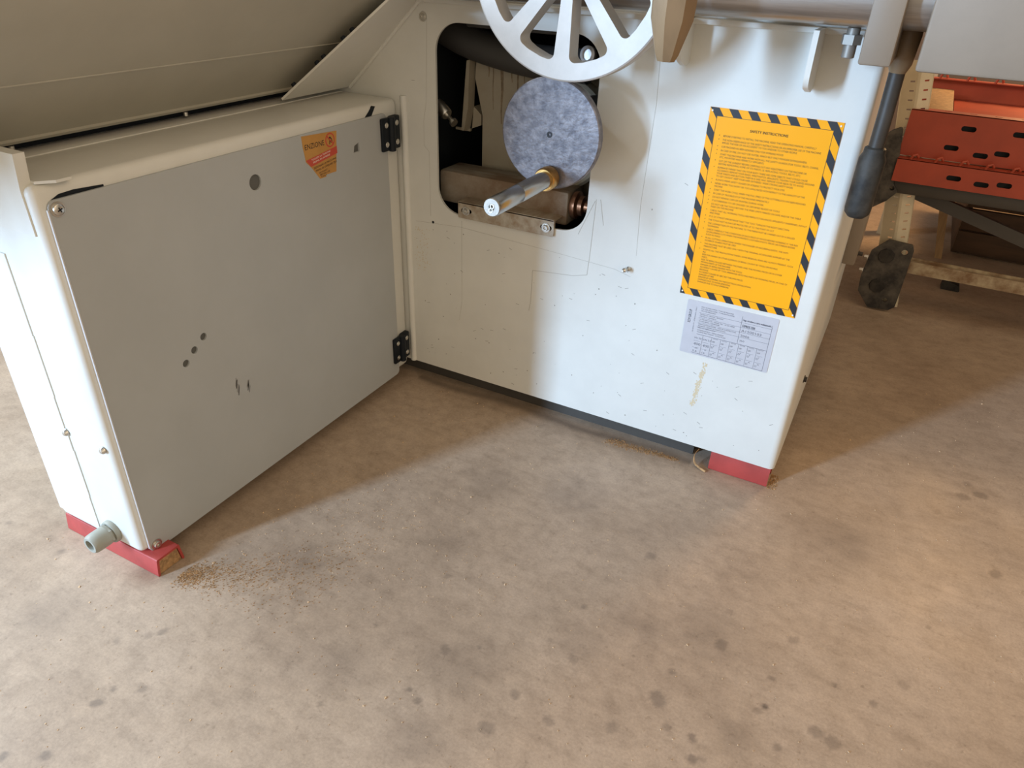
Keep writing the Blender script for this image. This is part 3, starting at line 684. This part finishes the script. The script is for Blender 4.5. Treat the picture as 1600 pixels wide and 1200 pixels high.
LINES = [
 (1, "BEFORE STARTING TO INSTALL THE MACHINE, READ THE OPERATING MANUAL CAREFULLY"),
 (1, "THE NON-OBSERVANCE OF THE SAFETY INSTRUCTIONS OR AN IMPROPER USE OF THE MACHINE"),
 (0, "IMPLIES THE RISK OF AN ACCIDENT TO YOU AND/OR TO OTHER PEOPLE"),
 (1, "OUR MACHINE HAS BEEN DESIGNED ONLY FOR WORKING WOOD"),
 (1, "IN CASE OF FIRE, DO NOT USE WATER, WHICH BUT ONLY POWDER EXTINGUISHERS"),
 (1, "START THE MACHINE AND WORK WITH ALL THE SAFETY GUARDS (FOR TOOLS, BELTS, CHAINS,"),
 (0, "ETC. MOUNTED AND PERFECTLY EFFICIENT)"),
 (1, "CUT OFF THE CURRENT BEFORE CARRYING OUT ANY ADJUSTMENT ON THE MACHINE OR"),
 (0, "BEFORE REMOVING SOME OF ITS PARTS, I.E. REPLACING TOOLS, BELTS, ETC."),
 (1, "ELIMINATE THINGS THAT ON YOUR BODY THERE ARE SOME OBJECTS THAT COULD CAUSE"),
 (0, "ACCIDENTS: REMOVE YOUR RINGS, WRISTWATCH, BRACELETS. TIGHTEN YOUR SLEEVES AROUND"),
 (0, "YOUR WRISTS AND BUTTON THEM IN A SAFE WAY. REMOVE YOUR NECK-TIE TO AVOID"),
 (0, "TO GET CAUGHT. KEEP YOUR HAIR GATHERED. WEAR STRONG SAFETY SHOES"),
 (1, "ALWAYS WEAR SAFETY GLASSES OR SCREENS TO PROTECT YOUR EYES"),
 (1, "NEVER WORK TOO SHORT OR TOO LONG PIECES WITH RESPECT TO THE CAPACITY OF THE"),
 (0, "MACHINE"),
 (1, "START THE WORK CYCLE, WHEN THE FULL SPEED OF THE CUTTERBLOCK HAS BEEN REACHED"),
 (1, "IN CASE OF TROUBLES STOP THE MACHINE IMMEDIATELY"),
 (1, "DO NOT REMOVE CHIPS OR SPLINTERS DURING WORK"),
 (1, "IT IS FORBIDDEN TO USE CRACKED OR DEFORMED BLADES OR TOOLS"),
 (1, "DO NOT USE THE TOOLS BEYOND THE SPEED LIMITS MARKED ON SAME AND/OR THE TABLE"),
 (0, "FIXED ON THE MACHINE"),
 (1, "CHECK THAT ALL WORKING TOOLS ARE PERFECTLY BALANCED, EFFICIENTLY SHARPENED, INTACT"),
 (0, "AND FIXED"),
 (1, "IT IS OF UTMOST IMPORTANCE THAT THE TOOL TURNS IN THE RIGHT DIRECTION"),
 (1, "THE TOOLS MUST ALWAYS BE PROTECTED UP TO THE POINT OF CUT"),
 (1, "THE CONNECTION OF THE MACHINE TO THE MAINS MUST BE CARRIED OUT BY A SKILLED"),
 (0, "TECHNICIAN"),
 (1, "CHECK CAREFULLY THE CONDITION OF EACH PIECE OF WOOD BEFORE WORKING IT: THE RISK"),
 (0, "OF INCURRING CUTS WHEN THE WORKPIECE CONTAINS KNOTS, PIECES OR FOREIGN BODIES"),
 (0, "SUCH AS NAILS"),
 (1, "IN ALL CUTTING OPERATIONS WHERE THE DANGER OF INCURRING EXISTS, THE ANTI-"),
 (0, "KICKBACK GUARDS MUST BE USED"),
 (1, "THE MACHINE MUST BE USED ONLY WITH THE ORIGINAL ACCESSORIES SUPPLIED BY THE"),
 (0, "MANUFACTURER"),
 (1, "DESPITE ALL THE PRECAUTIONS TAKEN, SOME RESIDUAL RISKS ARE ALWAYS PRESENT, SUCH"),
 (0, "AS:"),
 (2, "RISK FOR HANDS OR OTHER ELEMENTS OF BEING CAUGHT BY TOOLS OR MOVING"),
 (0, "PARTS"),
 (2, "RISK OF BEING PLACED BETWEEN THE FIXED AND THE MOVING PIECES OR IN OTHER"),
 (0, "MOVING PARTS OF THE MACHINE"),
 (2, "DANGER OF BEING INJURED WITH THE TOOLS"),
 (2, "ACCIDENT CAUSED BY TOOL BREAKAGE OR FLYING PARTS OF WORKING PIECES, IN CASE OF"),
 (0, "BREAKAGE"),
 (2, "ACCIDENT CAUSED BY EJECTED THROWN PIECES"),
 (2, "DANGER OF FIRE"),
 (2, "DANGER BY WORKING ON THE ELECTRICAL INSTALLATION"),
 (2, "DAMAGES DUE TO NOISE EMISSIONS"),
 (2, "DAMAGES DUE TO DUST EMISSIONS")]
items = [("SAFETY INSTRUCTIONS", 0.650, 0.6460, 0.0056, 0.058, 0), ("SAFETY INSTRUCTIONS", 0.6503, 0.6461, 0.0056, 0.058, 0)]
z = 0.6400
for b, s in LINES:
    z -= 0.0046 if b == 0 else (0.00595 if b == 1 else 0.0046)
    if b == 1: items.append(("•", 0.6035, z - 0.0003, 0.0062, 0.0016, 0))
    items.append((s, 0.6105, z, 0.0041, len(s) * 0.00190, 0))
bm = B(); flush_text(bm, items, fXZ, -0.00145); build('lettering', bm, 'ink_b', sign, smooth=0)

# ------------------------------------------------------------------ rating plate
PX0, PX1, PZ0, PZ1 = 0.5998, 0.7607, 0.2435, 0.3496
pl = thing('rating_plate', 'silver grey machine data label printed with a table', 'label', (0.68, -0.001, 0.2435))
bm = B(); prism(bm, [rrect(PX0, PX1, PZ0, PZ1, 0.003, 4)], -0.0009, 0.0); build('backing', bm, 'plate', pl, smooth=0)
U = lambda a: PX0 + a * (PX1 - PX0)
V = lambda b: PZ1 - b * (PZ1 - PZ0)
bm = B()
for l in ([(U(.135), V(.965)), (U(.945), V(.985))], [(U(.945), V(.985)), (U(.945), V(.16))], [(U(.62), V(.09)), (U(.62), V(.60))], [(U(.16), V(.60)), (U(.945), V(.60))]):
    ribbon(bm, l, 0.0006, fXZ, -0.0011, -0.0009)
for v in (.20, .29, .38, .47): ribbon(bm, [(U(.15), V(v)), (U(.945), V(v))], 0.00035, fXZ, -0.0011, -0.0009)
for k in range(1, 8): ribbon(bm, [(U(.135 + .101 * k), V(.60)), (U(.135 + .101 * k), V(.97))], 0.0005, fXZ, -0.0011, -0.0009)
for v in (.73, .86):
    for k in range(8): ribbon(bm, [(U(.14 + .101 * k), V(v)), (U(.21 + .101 * k), V(v))], 0.0003, fXZ, -0.0011, -0.0009)
build('table_lines', bm, 'gink', pl, smooth=0)
it = [("SCM GROUP", U(.065), V(.42), 0.0072, 0.026, PI / 2), ("SCM GROUP", U(.0655), V(.42), 0.0072, 0.026, PI / 2),
 ("VIA EMILIA 77 - 47900 RIMINI - ITALY", U(.115), V(.58), 0.0028, 0.050, PI / 2),
 ("TIPO DI MACCHINA - TYPE OF MACHINE", U(.16), V(.10), 0.0030, 0.058, 0), ("TYP DER MASCHINE - TYPE DE MACHINE", U(.16), V(.135), 0.0030, 0.060, 0), ("TIPO DE MAQUINA", U(.16), V(.17), 0.0030, 0.027, 0),
 ("MODELLO - MODEL - MODELE", U(.16), V(.235), 0.0030, 0.042, 0), ("MODELL - MODELO", U(.16), V(.27), 0.0030, 0.030, 0),
 ("N. MATRICOLA - SERIAL NR. - N. DE SERIE", U(.16), V(.325), 0.0030, 0.064, 0), ("N. DE SERIE - SERIENNR.", U(.16), V(.36), 0.0030, 0.038, 0),
 ("ANNO DI COSTRUZIONE - YEAR OF CONSTRUCTION", U(.16), V(.415), 0.0030, 0.068, 0), ("BAUJAHR - ANNEE DE FABRICATION", U(.16), V(.45), 0.0030, 0.050, 0), ("AÑO DE FABRICACION", U(.16), V(.485), 0.0030, 0.032, 0),
 ("SCHEMA ELETTRICO - WIRING DIAGRAM", U(.16), V(.53), 0.0030, 0.048, 0), ("SCHEMA ELECTRIQUE - SCHALTPLAN", U(.16), V(.565), 0.0030, 0.052, 0),
 ("Sega circolare a carro multiutensile /", U(.63), V(.165), 0.0048, 0.050, 0), ("Sega circolare a carro multiutensile /", U(.632), V(.165), 0.0048, 0.050, 0),
 ("EXPRESS 2200", U(.635), V(.275), 0.0062, 0.022, 0), ("EXPRESS 2200", U(.637), V(.275), 0.0062, 0.022, 0),
 ("A1500103", U(.635), V(.365), 0.0068, 0.035, 0), ("2006", U(.635), V(.455), 0.0062, 0.016, 0), ("350", U(.635), V(.545), 0.0045, 0.009, 0),
 ("Hz 50", U(.145), V(.69), 0.0052, 0.013, 0), ("400", U(.145), V(.81), 0.0070, 0.013, 0), ("kW", U(.17), V(.88), 0.0035, 0.005, 0), ("5,5", U(.145), V(.945), 0.0050, 0.008, 0),
 ("kW 5,5", U(.245), V(.69), 0.0048, 0.014, 0), ("400", U(.25), V(.81), 0.0070, 0.012, 0), ("A", U(.28), V(.88), 0.0035, 0.003, 0), ("13", U(.25), V(.945), 0.0050, 0.006, 0)]
for k in range(2, 8):
    it += [("kW", U(.145 + .101 * k), V(.69), 0.0048, 0.005, 0), ("V", U(.165 + .101 * k), V(.77), 0.0035, 0.0025, 0), ("D", U(.145 + .101 * k), V(.80), 0.0048, 0.004, 0), ("A", U(.17 + .101 * k), V(.90), 0.0035, 0.004, 0), ("D", U(.145 + .101 * k), V(.94), 0.0048, 0.004, 0), ("MOTOR", U(.15 + .101 * k), V(.625), 0.0024, 0.009, 0)]
bm = B(); flush_text(bm, it, fXZ, -0.00115); build('lettering', bm, 'gink', pl, smooth=0)

# ------------------------------------------------------------------ torn warning sticker
stk = thing('warning_sticker', 'torn orange and red warning sticker on the grey cabinet door', 'sticker', (XD + 0.002, -0.24, 0.52))
xs_ = XD + 0.0024
bm = B(); prism(bm, [[(-0.2784, 0.5995), (-0.2770, 0.5790), (-0.2752, 0.5700), (-0.2735, 0.5560), (-0.2610, 0.5440), (-0.2430, 0.5215), (-0.2270, 0.5215), (-0.2265, 0.5250), (-0.1990, 0.5250), (-0.1895, 0.5940)]], XD + 0.002, xs_, 'YZ'); build('backing', bm, 'stk', stk, smooth=0)
bm = B(); prism(bm, [[(-0.2735, 0.5585), (-0.2620, 0.5460), (-0.1925, 0.5560), (-0.1925, 0.5685)]], xs_, xs_ + 0.0002, 'YZ'); build('red_band', bm, 'stkred', stk, smooth=0)
bm = B(); prism(bm, [circle(-0.2085, 0.5815, 0.0122, 32), circle(-0.2085, 0.5815, 0.0098, 32)], xs_, xs_ + 0.0002, 'YZ')
ribbon(bm, [(-0.2155, 0.5885), (-0.2015, 0.5745)], 0.0022, fYZ, xs_ + 0.0001, xs_ + 0.0004); build('prohibition_ring', bm, 'stkred', stk, smooth=0)
bm = B()
for l in ([(-0.2105, 0.5745), (-0.2090, 0.5830), (-0.2060, 0.5765)], [(-0.2090, 0.5815), (-0.2078, 0.5870)], [(-0.2078, 0.5860), (-0.2045, 0.5830), (-0.2030, 0.5760)], [(-0.2085, 0.5865), (-0.2130, 0.5840)]): ribbon(bm, l, 0.0014, fYZ, xs_, xs_ + 0.0003)
build('pictogram', bm, 'ink', stk, smooth=0)
for its in ([("ENZIONE", -0.2735, 0.5760, 0.0125, 0.049, 0.0)], [("SEZIONARE LA MACCHINA", -0.2560, 0.5405, 0.0048, 0.060, 0.11)], [("PRIMA DI OPERARE QUI", -0.2520, 0.5350, 0.0048, 0.056, 0.11)], [("DISCONNECT", -0.2440, 0.5300, 0.0042, 0.022, 0.1)], [("BEFORE USE", -0.2420, 0.5262, 0.0042, 0.026, 0.08)], [("ONLY", -0.2400, 0.5230, 0.0036, 0.016, 0.05)]):
    bm = B(); flush_text(bm, its, fYZ, xs_ + 0.0002); build('lettering', bm, 'ink', stk, smooth=0)
bm = B(); flush_text(bm, [("TOGLIERE LA TENSIONE", -0.2600, 0.5555, 0.0042, 0.050, 0.13), ("PRIMA DI APRIRE", -0.2570, 0.5505, 0.0042, 0.045, 0.13)], fYZ, xs_ + 0.0004); build('band_lettering', bm, 'white', stk, smooth=0)

# ------------------------------------------------------------------ fence block on the guide bar
fb = thing('fence_casting', 'big plain grey cast block carried on the right end of the guide bar', 'casting', (1.05, -0.07, 0.768))
bm = B(); box(bm, 0.8555, 1.28, -0.137, -0.012, 0.768, 0.93, 0.004); build('block', bm, 'cast', fb)
bm = B(); box(bm, 0.875, 1.26, -0.12, -0.03, 0.93, 0.945, 0.003); build('block_cap', bm, 'cast', fb)

# ------------------------------------------------------------------ rack behind the machine
rack = thing('storage_rack', 'steel storage rack frame with a leaning slotted cream upright', 'rack', (1.0, 1.10, 0))
ub = Vector((0.936, 1.05, 0.004)); ut = Vector((0.840, 1.05, 0.668))
ua = (ut - ub).normalized(); UL = (ut - ub).length
ux = Vector((0, -1, 0)).cross(ua).normalized()
if ux.x < 0: ux = -ux
def slotted(name, u0, u1, y0, y1, uc, slw):
    f = lambda u, v, w_: ub + ua * v + ux * u + Vector((0, (y0 + (y1 - y0) * (u - u0) / (u1 - u0)) - 1.05 + w_, 0))
    hs = []
    n = 26
    for k in range(n):
        v = 0.05 + k * (UL - 0.08) / n
        hs.append([(uc - slw / 2, v), (uc + slw / 2, v), (uc + slw / 2, v + 0.0042), (uc - slw / 2, v + 0.0042)])
    bm = B(); prism(bm, [[(u0, 0), (u1, 0), (u1, UL), (u0, UL)]] + hs, 0.0, 0.002, fn=f)
    return build(name, bm, 'slot', rack, smooth=0)
slotted('upright_face', -0.030, 0.004, 1.045, 1.030, -0.006, 0.011)
slotted('upright_face', 0.010, 0.038, 1.036, 1.048, 0.026, 0.010)
def upbox(name, u0, u1, y0, y1, m):
    bm = B(); v = [bm.verts.new(ub + ua * t + ux * u + Vector((0, y - 1.05, 0))) for t in (0, UL) for u, y in ((u0, y0), (u1, y0), (u1, y1), (u0, y1))]
    for f in ((0, 1, 2, 3), (4, 5, 6, 7), (0, 1, 5, 4), (1, 2, 6, 5), (2, 3, 7, 6), (3, 0, 4, 7)): bm.faces.new([v[i] for i in f])
    return build(name, bm, m, rack)
upbox('upright_groove', 0.003, 0.011, 1.036, 1.040, 'slot')
upbox('upright_web', 0.0375, 0.040, 1.048, 1.085, 'slot')
upbox('upright_web', -0.032, -0.030, 1.045, 1.085, 'slot')
bm = B(); fp = [(0.900, 0.212), (0.962, 0.208), (0.969, 0.191), (0.968, 0.059), (0.967, 0.022), (0.953, 0.008), (0.897, 0.005), (0.860, 0.049), (0.856, 0.093), (0.864, 0.173)]
prism(bm, [fillet(fp, 0.006, 3), circle(0.9475, 0.183, 0.0085, 16), circle(0.937, 0.036, 0.0065, 16)], 1.012, 1.020); foot = build('foot_plate', bm, 'blackplate', rack, label='black worn octagonal foot plate')
for x, z in ((0.860, 0.150), (0.857, 0.110)): hex_bolt('bolt', foot, (x, 1.016, z), (-1, 0, 0), 0.007, 0.010, 'screw')
for z in (0.165, 0.075):
    bm = B(); lathe(bm, [(0.022, 0), (0.020, 0.004), (0, 0.005)], (0.905, 1.012, z), (0, -1, 0), 9); build('grease_lump', bm, 'rubber', foot)
bm = B(); cp = [(0.828, 0.498), (0.851, 0.511), (0.864, 0.425), (0.868, 0.365), (0.884, 0.345), (0.863, 0.317), (0.825, 0.287), (0.819, 0.309), (0.81, 0.481)]
prism(bm, [fillet(cp, 0.006, 3), circle(0.868, 0.352, 0.006, 14)], 1.008, 1.024); build('connector_plate', bm, 'blackplate', rack)
# grey beam, brace and lower rusty beam
bm = B(); box(bm, 0.868, 1.75, 1.015, 1.04, 0.340, 0.374, 0.003); build('beam', bm, 'greybeam', rack)
bm = B()
d0 = Vector((0.925, 1.075, 0.334)); d1 = Vector((1.45, 1.075, 0.185)); dd = (d1 - d0).normalized(); dn = dd.cross(Vector((0, 1, 0))).normalized() * 0.016
v = [bm.verts.new(p + s * dn + Vector((0, y, 0))) for y in (0, 0.02) for p, s in ((d0, -1), (d1, -1), (d1, 1), (d0, 1))]
for f in ((0, 1, 2, 3), (4, 5, 6, 7), (0, 1, 5, 4), (1, 2, 6, 5), (2, 3, 7, 6), (3, 0, 4, 7)): bm.faces.new([v[i] for i in f])
build('brace', bm, 'greybeam', rack)
bm = B(); prism(bm, [[(1.03, 0.122), (1.03, 0.156), (1.034, 0.156), (1.034, 0.150), (1.066, 0.150), (1.066, 0.156), (1.07, 0.156), (1.07, 0.122)]], 0.955, 1.75, 'YZ'); build('lower_beam', bm, 'rusty', rack)
bm = B(); box(bm, 1.70, 1.75, 1.02, 1.08, 0, 0.66, 0.002); build('upright', bm, 'slot', rack)
bm = B(); box(bm, 0.86, 0.90, 1.76, 1.80, 0, 0.66, 0.002); build('upright', bm, 'slot', rack)
bm = B(); box(bm, 1.70, 1.75, 1.76, 1.80, 0, 0.66, 0.002); build('upright', bm, 'slot', rack)
bm = B(); box(bm, 0.868, 1.75, 1.74, 1.76, 0.340, 0.374, 0.003); build('beam', bm, 'greybeam', rack)

def red_tray(name, label, x0, x1, y0, y1, z0, z1, slots, hooks, solid_floor):
    t = thing(name, label, 'shelf tray', ((x0 + x1) / 2, (y0 + y1) / 2, z0), 'red slotted shelf trays')
    hs = []
    for zz, xx0 in slots:
        x = x0 + xx0
        while x + 0.04 < x1: hs.append(rrect(x, x + 0.034, zz - 0.0065, zz + 0.0065, 0.006, 4)); x += 0.115
    bm = B(); prism(bm, [[(x0, z0), (x1, z0), (x1, z1), (x0, z1)]] + hs, y0, y0 + 0.003); build('front_wall', bm, 'redp', t, smooth=0)
    # lip with slots on top of the front wall
    hs = []; x = x0 + 0.02
    while x + 0.06 < x1:
        hs.append([(x, y0 + 0.016), (x + 0.016, y0 + 0.016), (x + 0.016, y0 + 0.021), (x, y0 + 0.021)]); x += 0.057
    bm = B(); prism(bm, [[(x0, y0), (x1, y0), (x1, y0 + 0.036), (x0, y0 + 0.036)]] + hs, z1 - 0.002, z1 + 0.0005, 'XY'); build('front_lip', bm, 'redp', t, smooth=0)
    for k in range(hooks):
        x = x0 + 0.03 + k * 0.058
        if x > x1 - 0.02: break
        bm = B(); tube(bm, [(x, y0 + 0.004, z1), (x + 0.004, y0 + 0.003, z1 + 0.010), (x + 0.012, y0 + 0.006, z1 + 0.014), (x + 0.018, y0 + 0.010, z1 + 0.006)], 0.0035, 8); build('hook', bm, 'redp', t)
    bm = B(); box(bm, x0 + 0.004, x1 - 0.004, y0 + 0.022, y0 + 0.025, z0 + 0.003, z1 - 0.003); build('dark_liner', bm, 'dark', t)  # added dark sheet, makes the shaded interior black behind the slots
    bm = B(); box(bm, x0, x1, y1 - 0.003, y1, z0, z1); build('back_wall', bm, 'redp', t)
    bm = B(); box(bm, x0, x1, y1 - 0.030, y1, z1 - 0.002, z1 + 0.001); build('back_lip', bm, 'redp', t)
    for k in range(5):
        x = x0 + 0.05 + k * 0.08
        bm = B(); tube(bm, [(x, y1 - 0.030, z1), (x + 0.004, y1 - 0.032, z1 + 0.014), (x + 0.016, y1 - 0.028, z1 + 0.018), (x + 0.022, y1 - 0.024, z1 + 0.004)], 0.004, 8); build('hook', bm, 'redp', t)
    if solid_floor:
        bm = B(); box(bm, x0 + 0.11, x1, y0 + 0.04, y1 - 0.03, z0 + 0.055, z0 + 0.060, 0.001); build('tray_floor', bm, 'redp', t)
    return t
red_tray('shelf_tray', 'upper orange red slotted steel tray, open at the top', 0.858, 1.72, 1.030, 1.74, 0.4375, 0.553, [(0.520, 0.125), (0.470, 0.10), (0.460, 0.17)], 0, True)
red_tray('shelf_tray', 'lower orange red slotted steel tray resting on the grey beam', 0.860, 1.72, 1.000, 1.74, 0.3745, 0.434, [(0.402, 0.125), (0.396, 0.19)], 12, False)
for k, (x0, x1, y0, y1, h) in enumerate([(0.915, 0.962, 1.10, 1.72, 0.050)]):
    pass
bd = thing('wooden_batten', 'reddish wooden batten lying across inside the upper red tray', 'batten', (0.92, 1.4, 0.50))
bm = B(); box(bm, 0.895, 0.960, 1.078, 1.70, 0.50, 0.525, 0.002); build('plank', bm, 'wood', bd)
bm = B(); box(bm, 0.866, 1.715, 1.40, 1.43, 0.4355, 0.4995, 0.002); build('bearer', bm, 'wood', bd)

# crates and board standing behind the rack
def leaning_board():
    t = thing('wooden_board', 'upright pale wooden board standing on the floor behind the rack', 'board', (1.05, 1.64, 0))
    bm = B(); prism(bm, [[(1.062, 0.0), (1.084, 0.0), (1.030, 0.30), (0.998, 0.30)]], 1.60, 1.66); build('board_face', bm, 'wood', t)
leaning_board()
cr = thing('wooden_crate', 'dark brown wooden crate on the floor under the red trays', 'crate', (1.5, 1.95, 0))
for k in range(4):
    bm = B(); box(bm, 1.11, 2.0, 1.68, 1.70, 0.012 + k * 0.078, 0.084 + k * 0.078, 0.002); build('plank', bm, 'crate', cr)
bm = B(); box(bm, 1.11, 1.13, 1.70, 2.2, 0, 0.33, 0.002); build('side', bm, 'crate', cr)
bm = B(); box(bm, 1.98, 2.0, 1.70, 2.2, 0, 0.33, 0.002); build('side', bm, 'crate', cr)
bm = B(); box(bm, 1.13, 1.98, 1.70, 2.2, 0.30, 0.32, 0.002); build('lid', bm, 'crate', cr)
bm = B(); box(bm, 1.13, 1.98, 1.70, 2.2, 0.0, 0.012); build('base', bm, 'crate', cr)

wg = B(); prism(wg, [fillet([(1.085, 0.0), (1.140, 0.0), (1.135, 0.018), (1.100, 0.030), (1.086, 0.020)], 0.004, 3)], 1.30, 1.335)
o = build('rubber_wedge', wg, 'rubber'); o['label'] = 'small black rubber wedge on the floor under the rusty beam'; o['category'] = 'wedge'

# ------------------------------------------------------------------ sawdust, chips, shavings
def flake(bm, x, y, r, z=0.0005):
    a = rnd.uniform(0, PI); n = rnd.choice((3, 4, 4)); e = rnd.uniform(0.35, 1.0)
    pts = []
    for k in range(n):
        t = 2 * PI * k / n + rnd.uniform(-0.3, 0.3); px, py = r * math.cos(t), e * r * math.sin(t)
        pts.append((x + px * math.cos(a) - py * math.sin(a), y + px * math.sin(a) + py * math.cos(a)))
    top = [bm.verts.new((p[0], p[1], z + rnd.uniform(0.0003, 1.0) * r * 0.8)) for p in pts]
    lo = [bm.verts.new((p[0], p[1], 0.0)) for p in pts]
    bm.faces.new(top)
    for k in range(n): bm.faces.new((top[k], top[(k + 1) % n], lo[(k + 1) % n], lo[k]))
bm = B()
for k in range(1700):
    t = rnd.random() ** 2.4
    x = 0.028 + 0.22 * t + abs(rnd.gauss(0, 0.014)); y = -0.708 + 0.13 * t + rnd.gauss(0, 0.011 + 0.05 * t)
    flake(bm, x, y, rnd.uniform(0.0004, 0.0012))
o = build('sawdust', bm, 'saw', smooth=0, kind='stuff'); o['label'] = 'loose orange sawdust spilled beside the cabinet foot'; o['category'] = 'sawdust'
bm = B()
for k in range(900):
    t = rnd.random(); x = 0.485 + 0.145 * t + rnd.gauss(0, 0.006); y = -0.012 + 0.012 * t + rnd.gauss(0, 0.003 + 0.005 * (1 - t))
    flake(bm, x, y, rnd.uniform(0.0004, 0.0013))
for k in range(120):
    flake(bm, 0.812 + abs(rnd.gauss(0, 0.006)), rnd.uniform(0.0, 0.05), rnd.uniform(0.0008, 0.002))
o = build('sawdust', bm, 'saw', smooth=0, kind='stuff'); o['label'] = 'line of orange sawdust along the foot of the cream machine'; o['category'] = 'sawdust'
bm = B()
for k in range(1500):
    x = rnd.uniform(-0.3, 1.35); y = rnd.uniform(-1.1, 0.6)
    if y > -0.01 and x < 0.82: continue
    if x < 0.01 and y > -0.74: continue
    flake(bm, x, y, rnd.uniform(0.0004, 0.0012) * (1 if rnd.random() < 0.9 else 1.9))
for k in range(420):
    x = rnd.gauss(0.22, 0.12); y = rnd.gauss(-0.48, 0.10)
    if x < 0.03: continue
    flake(bm, x, y, rnd.uniform(0.0004, 0.0012))
o = build('wood_chips', bm, 'chip', smooth=0, kind='stuff'); o['label'] = 'fine pale wood chips scattered over the concrete floor'; o['category'] = 'wood chips'
sh = B(); pts = [(0.668, 0.012, 0.030), (0.663, 0.004, 0.018), (0.668, -0.004, 0.006), (0.682, -0.010, 0.002), (0.693, -0.014, 0.001)]
cp = catmull(pts, 5); A = []
for p in cp: A.append((sh.verts.new(p), sh.verts.new(p + Vector((0.001, 0.001, 0.0035))), sh.verts.new(p + Vector((0.0020, 0.002, 0.0035))), sh.verts.new(p + Vector((0.0010, 0.001, 0.0)))))
for a, b in zip(A, A[1:]):
    for k in range(4): sh.faces.new((a[k], a[(k + 1) % 4], b[(k + 1) % 4], b[k]))
sh.faces.new(A[0]); sh.faces.new(A[-1])
o = build('wood_shaving', sh, 'saw'); o['label'] = 'curved brown wood shaving beside the red machine foot'; o['category'] = 'wood shaving'
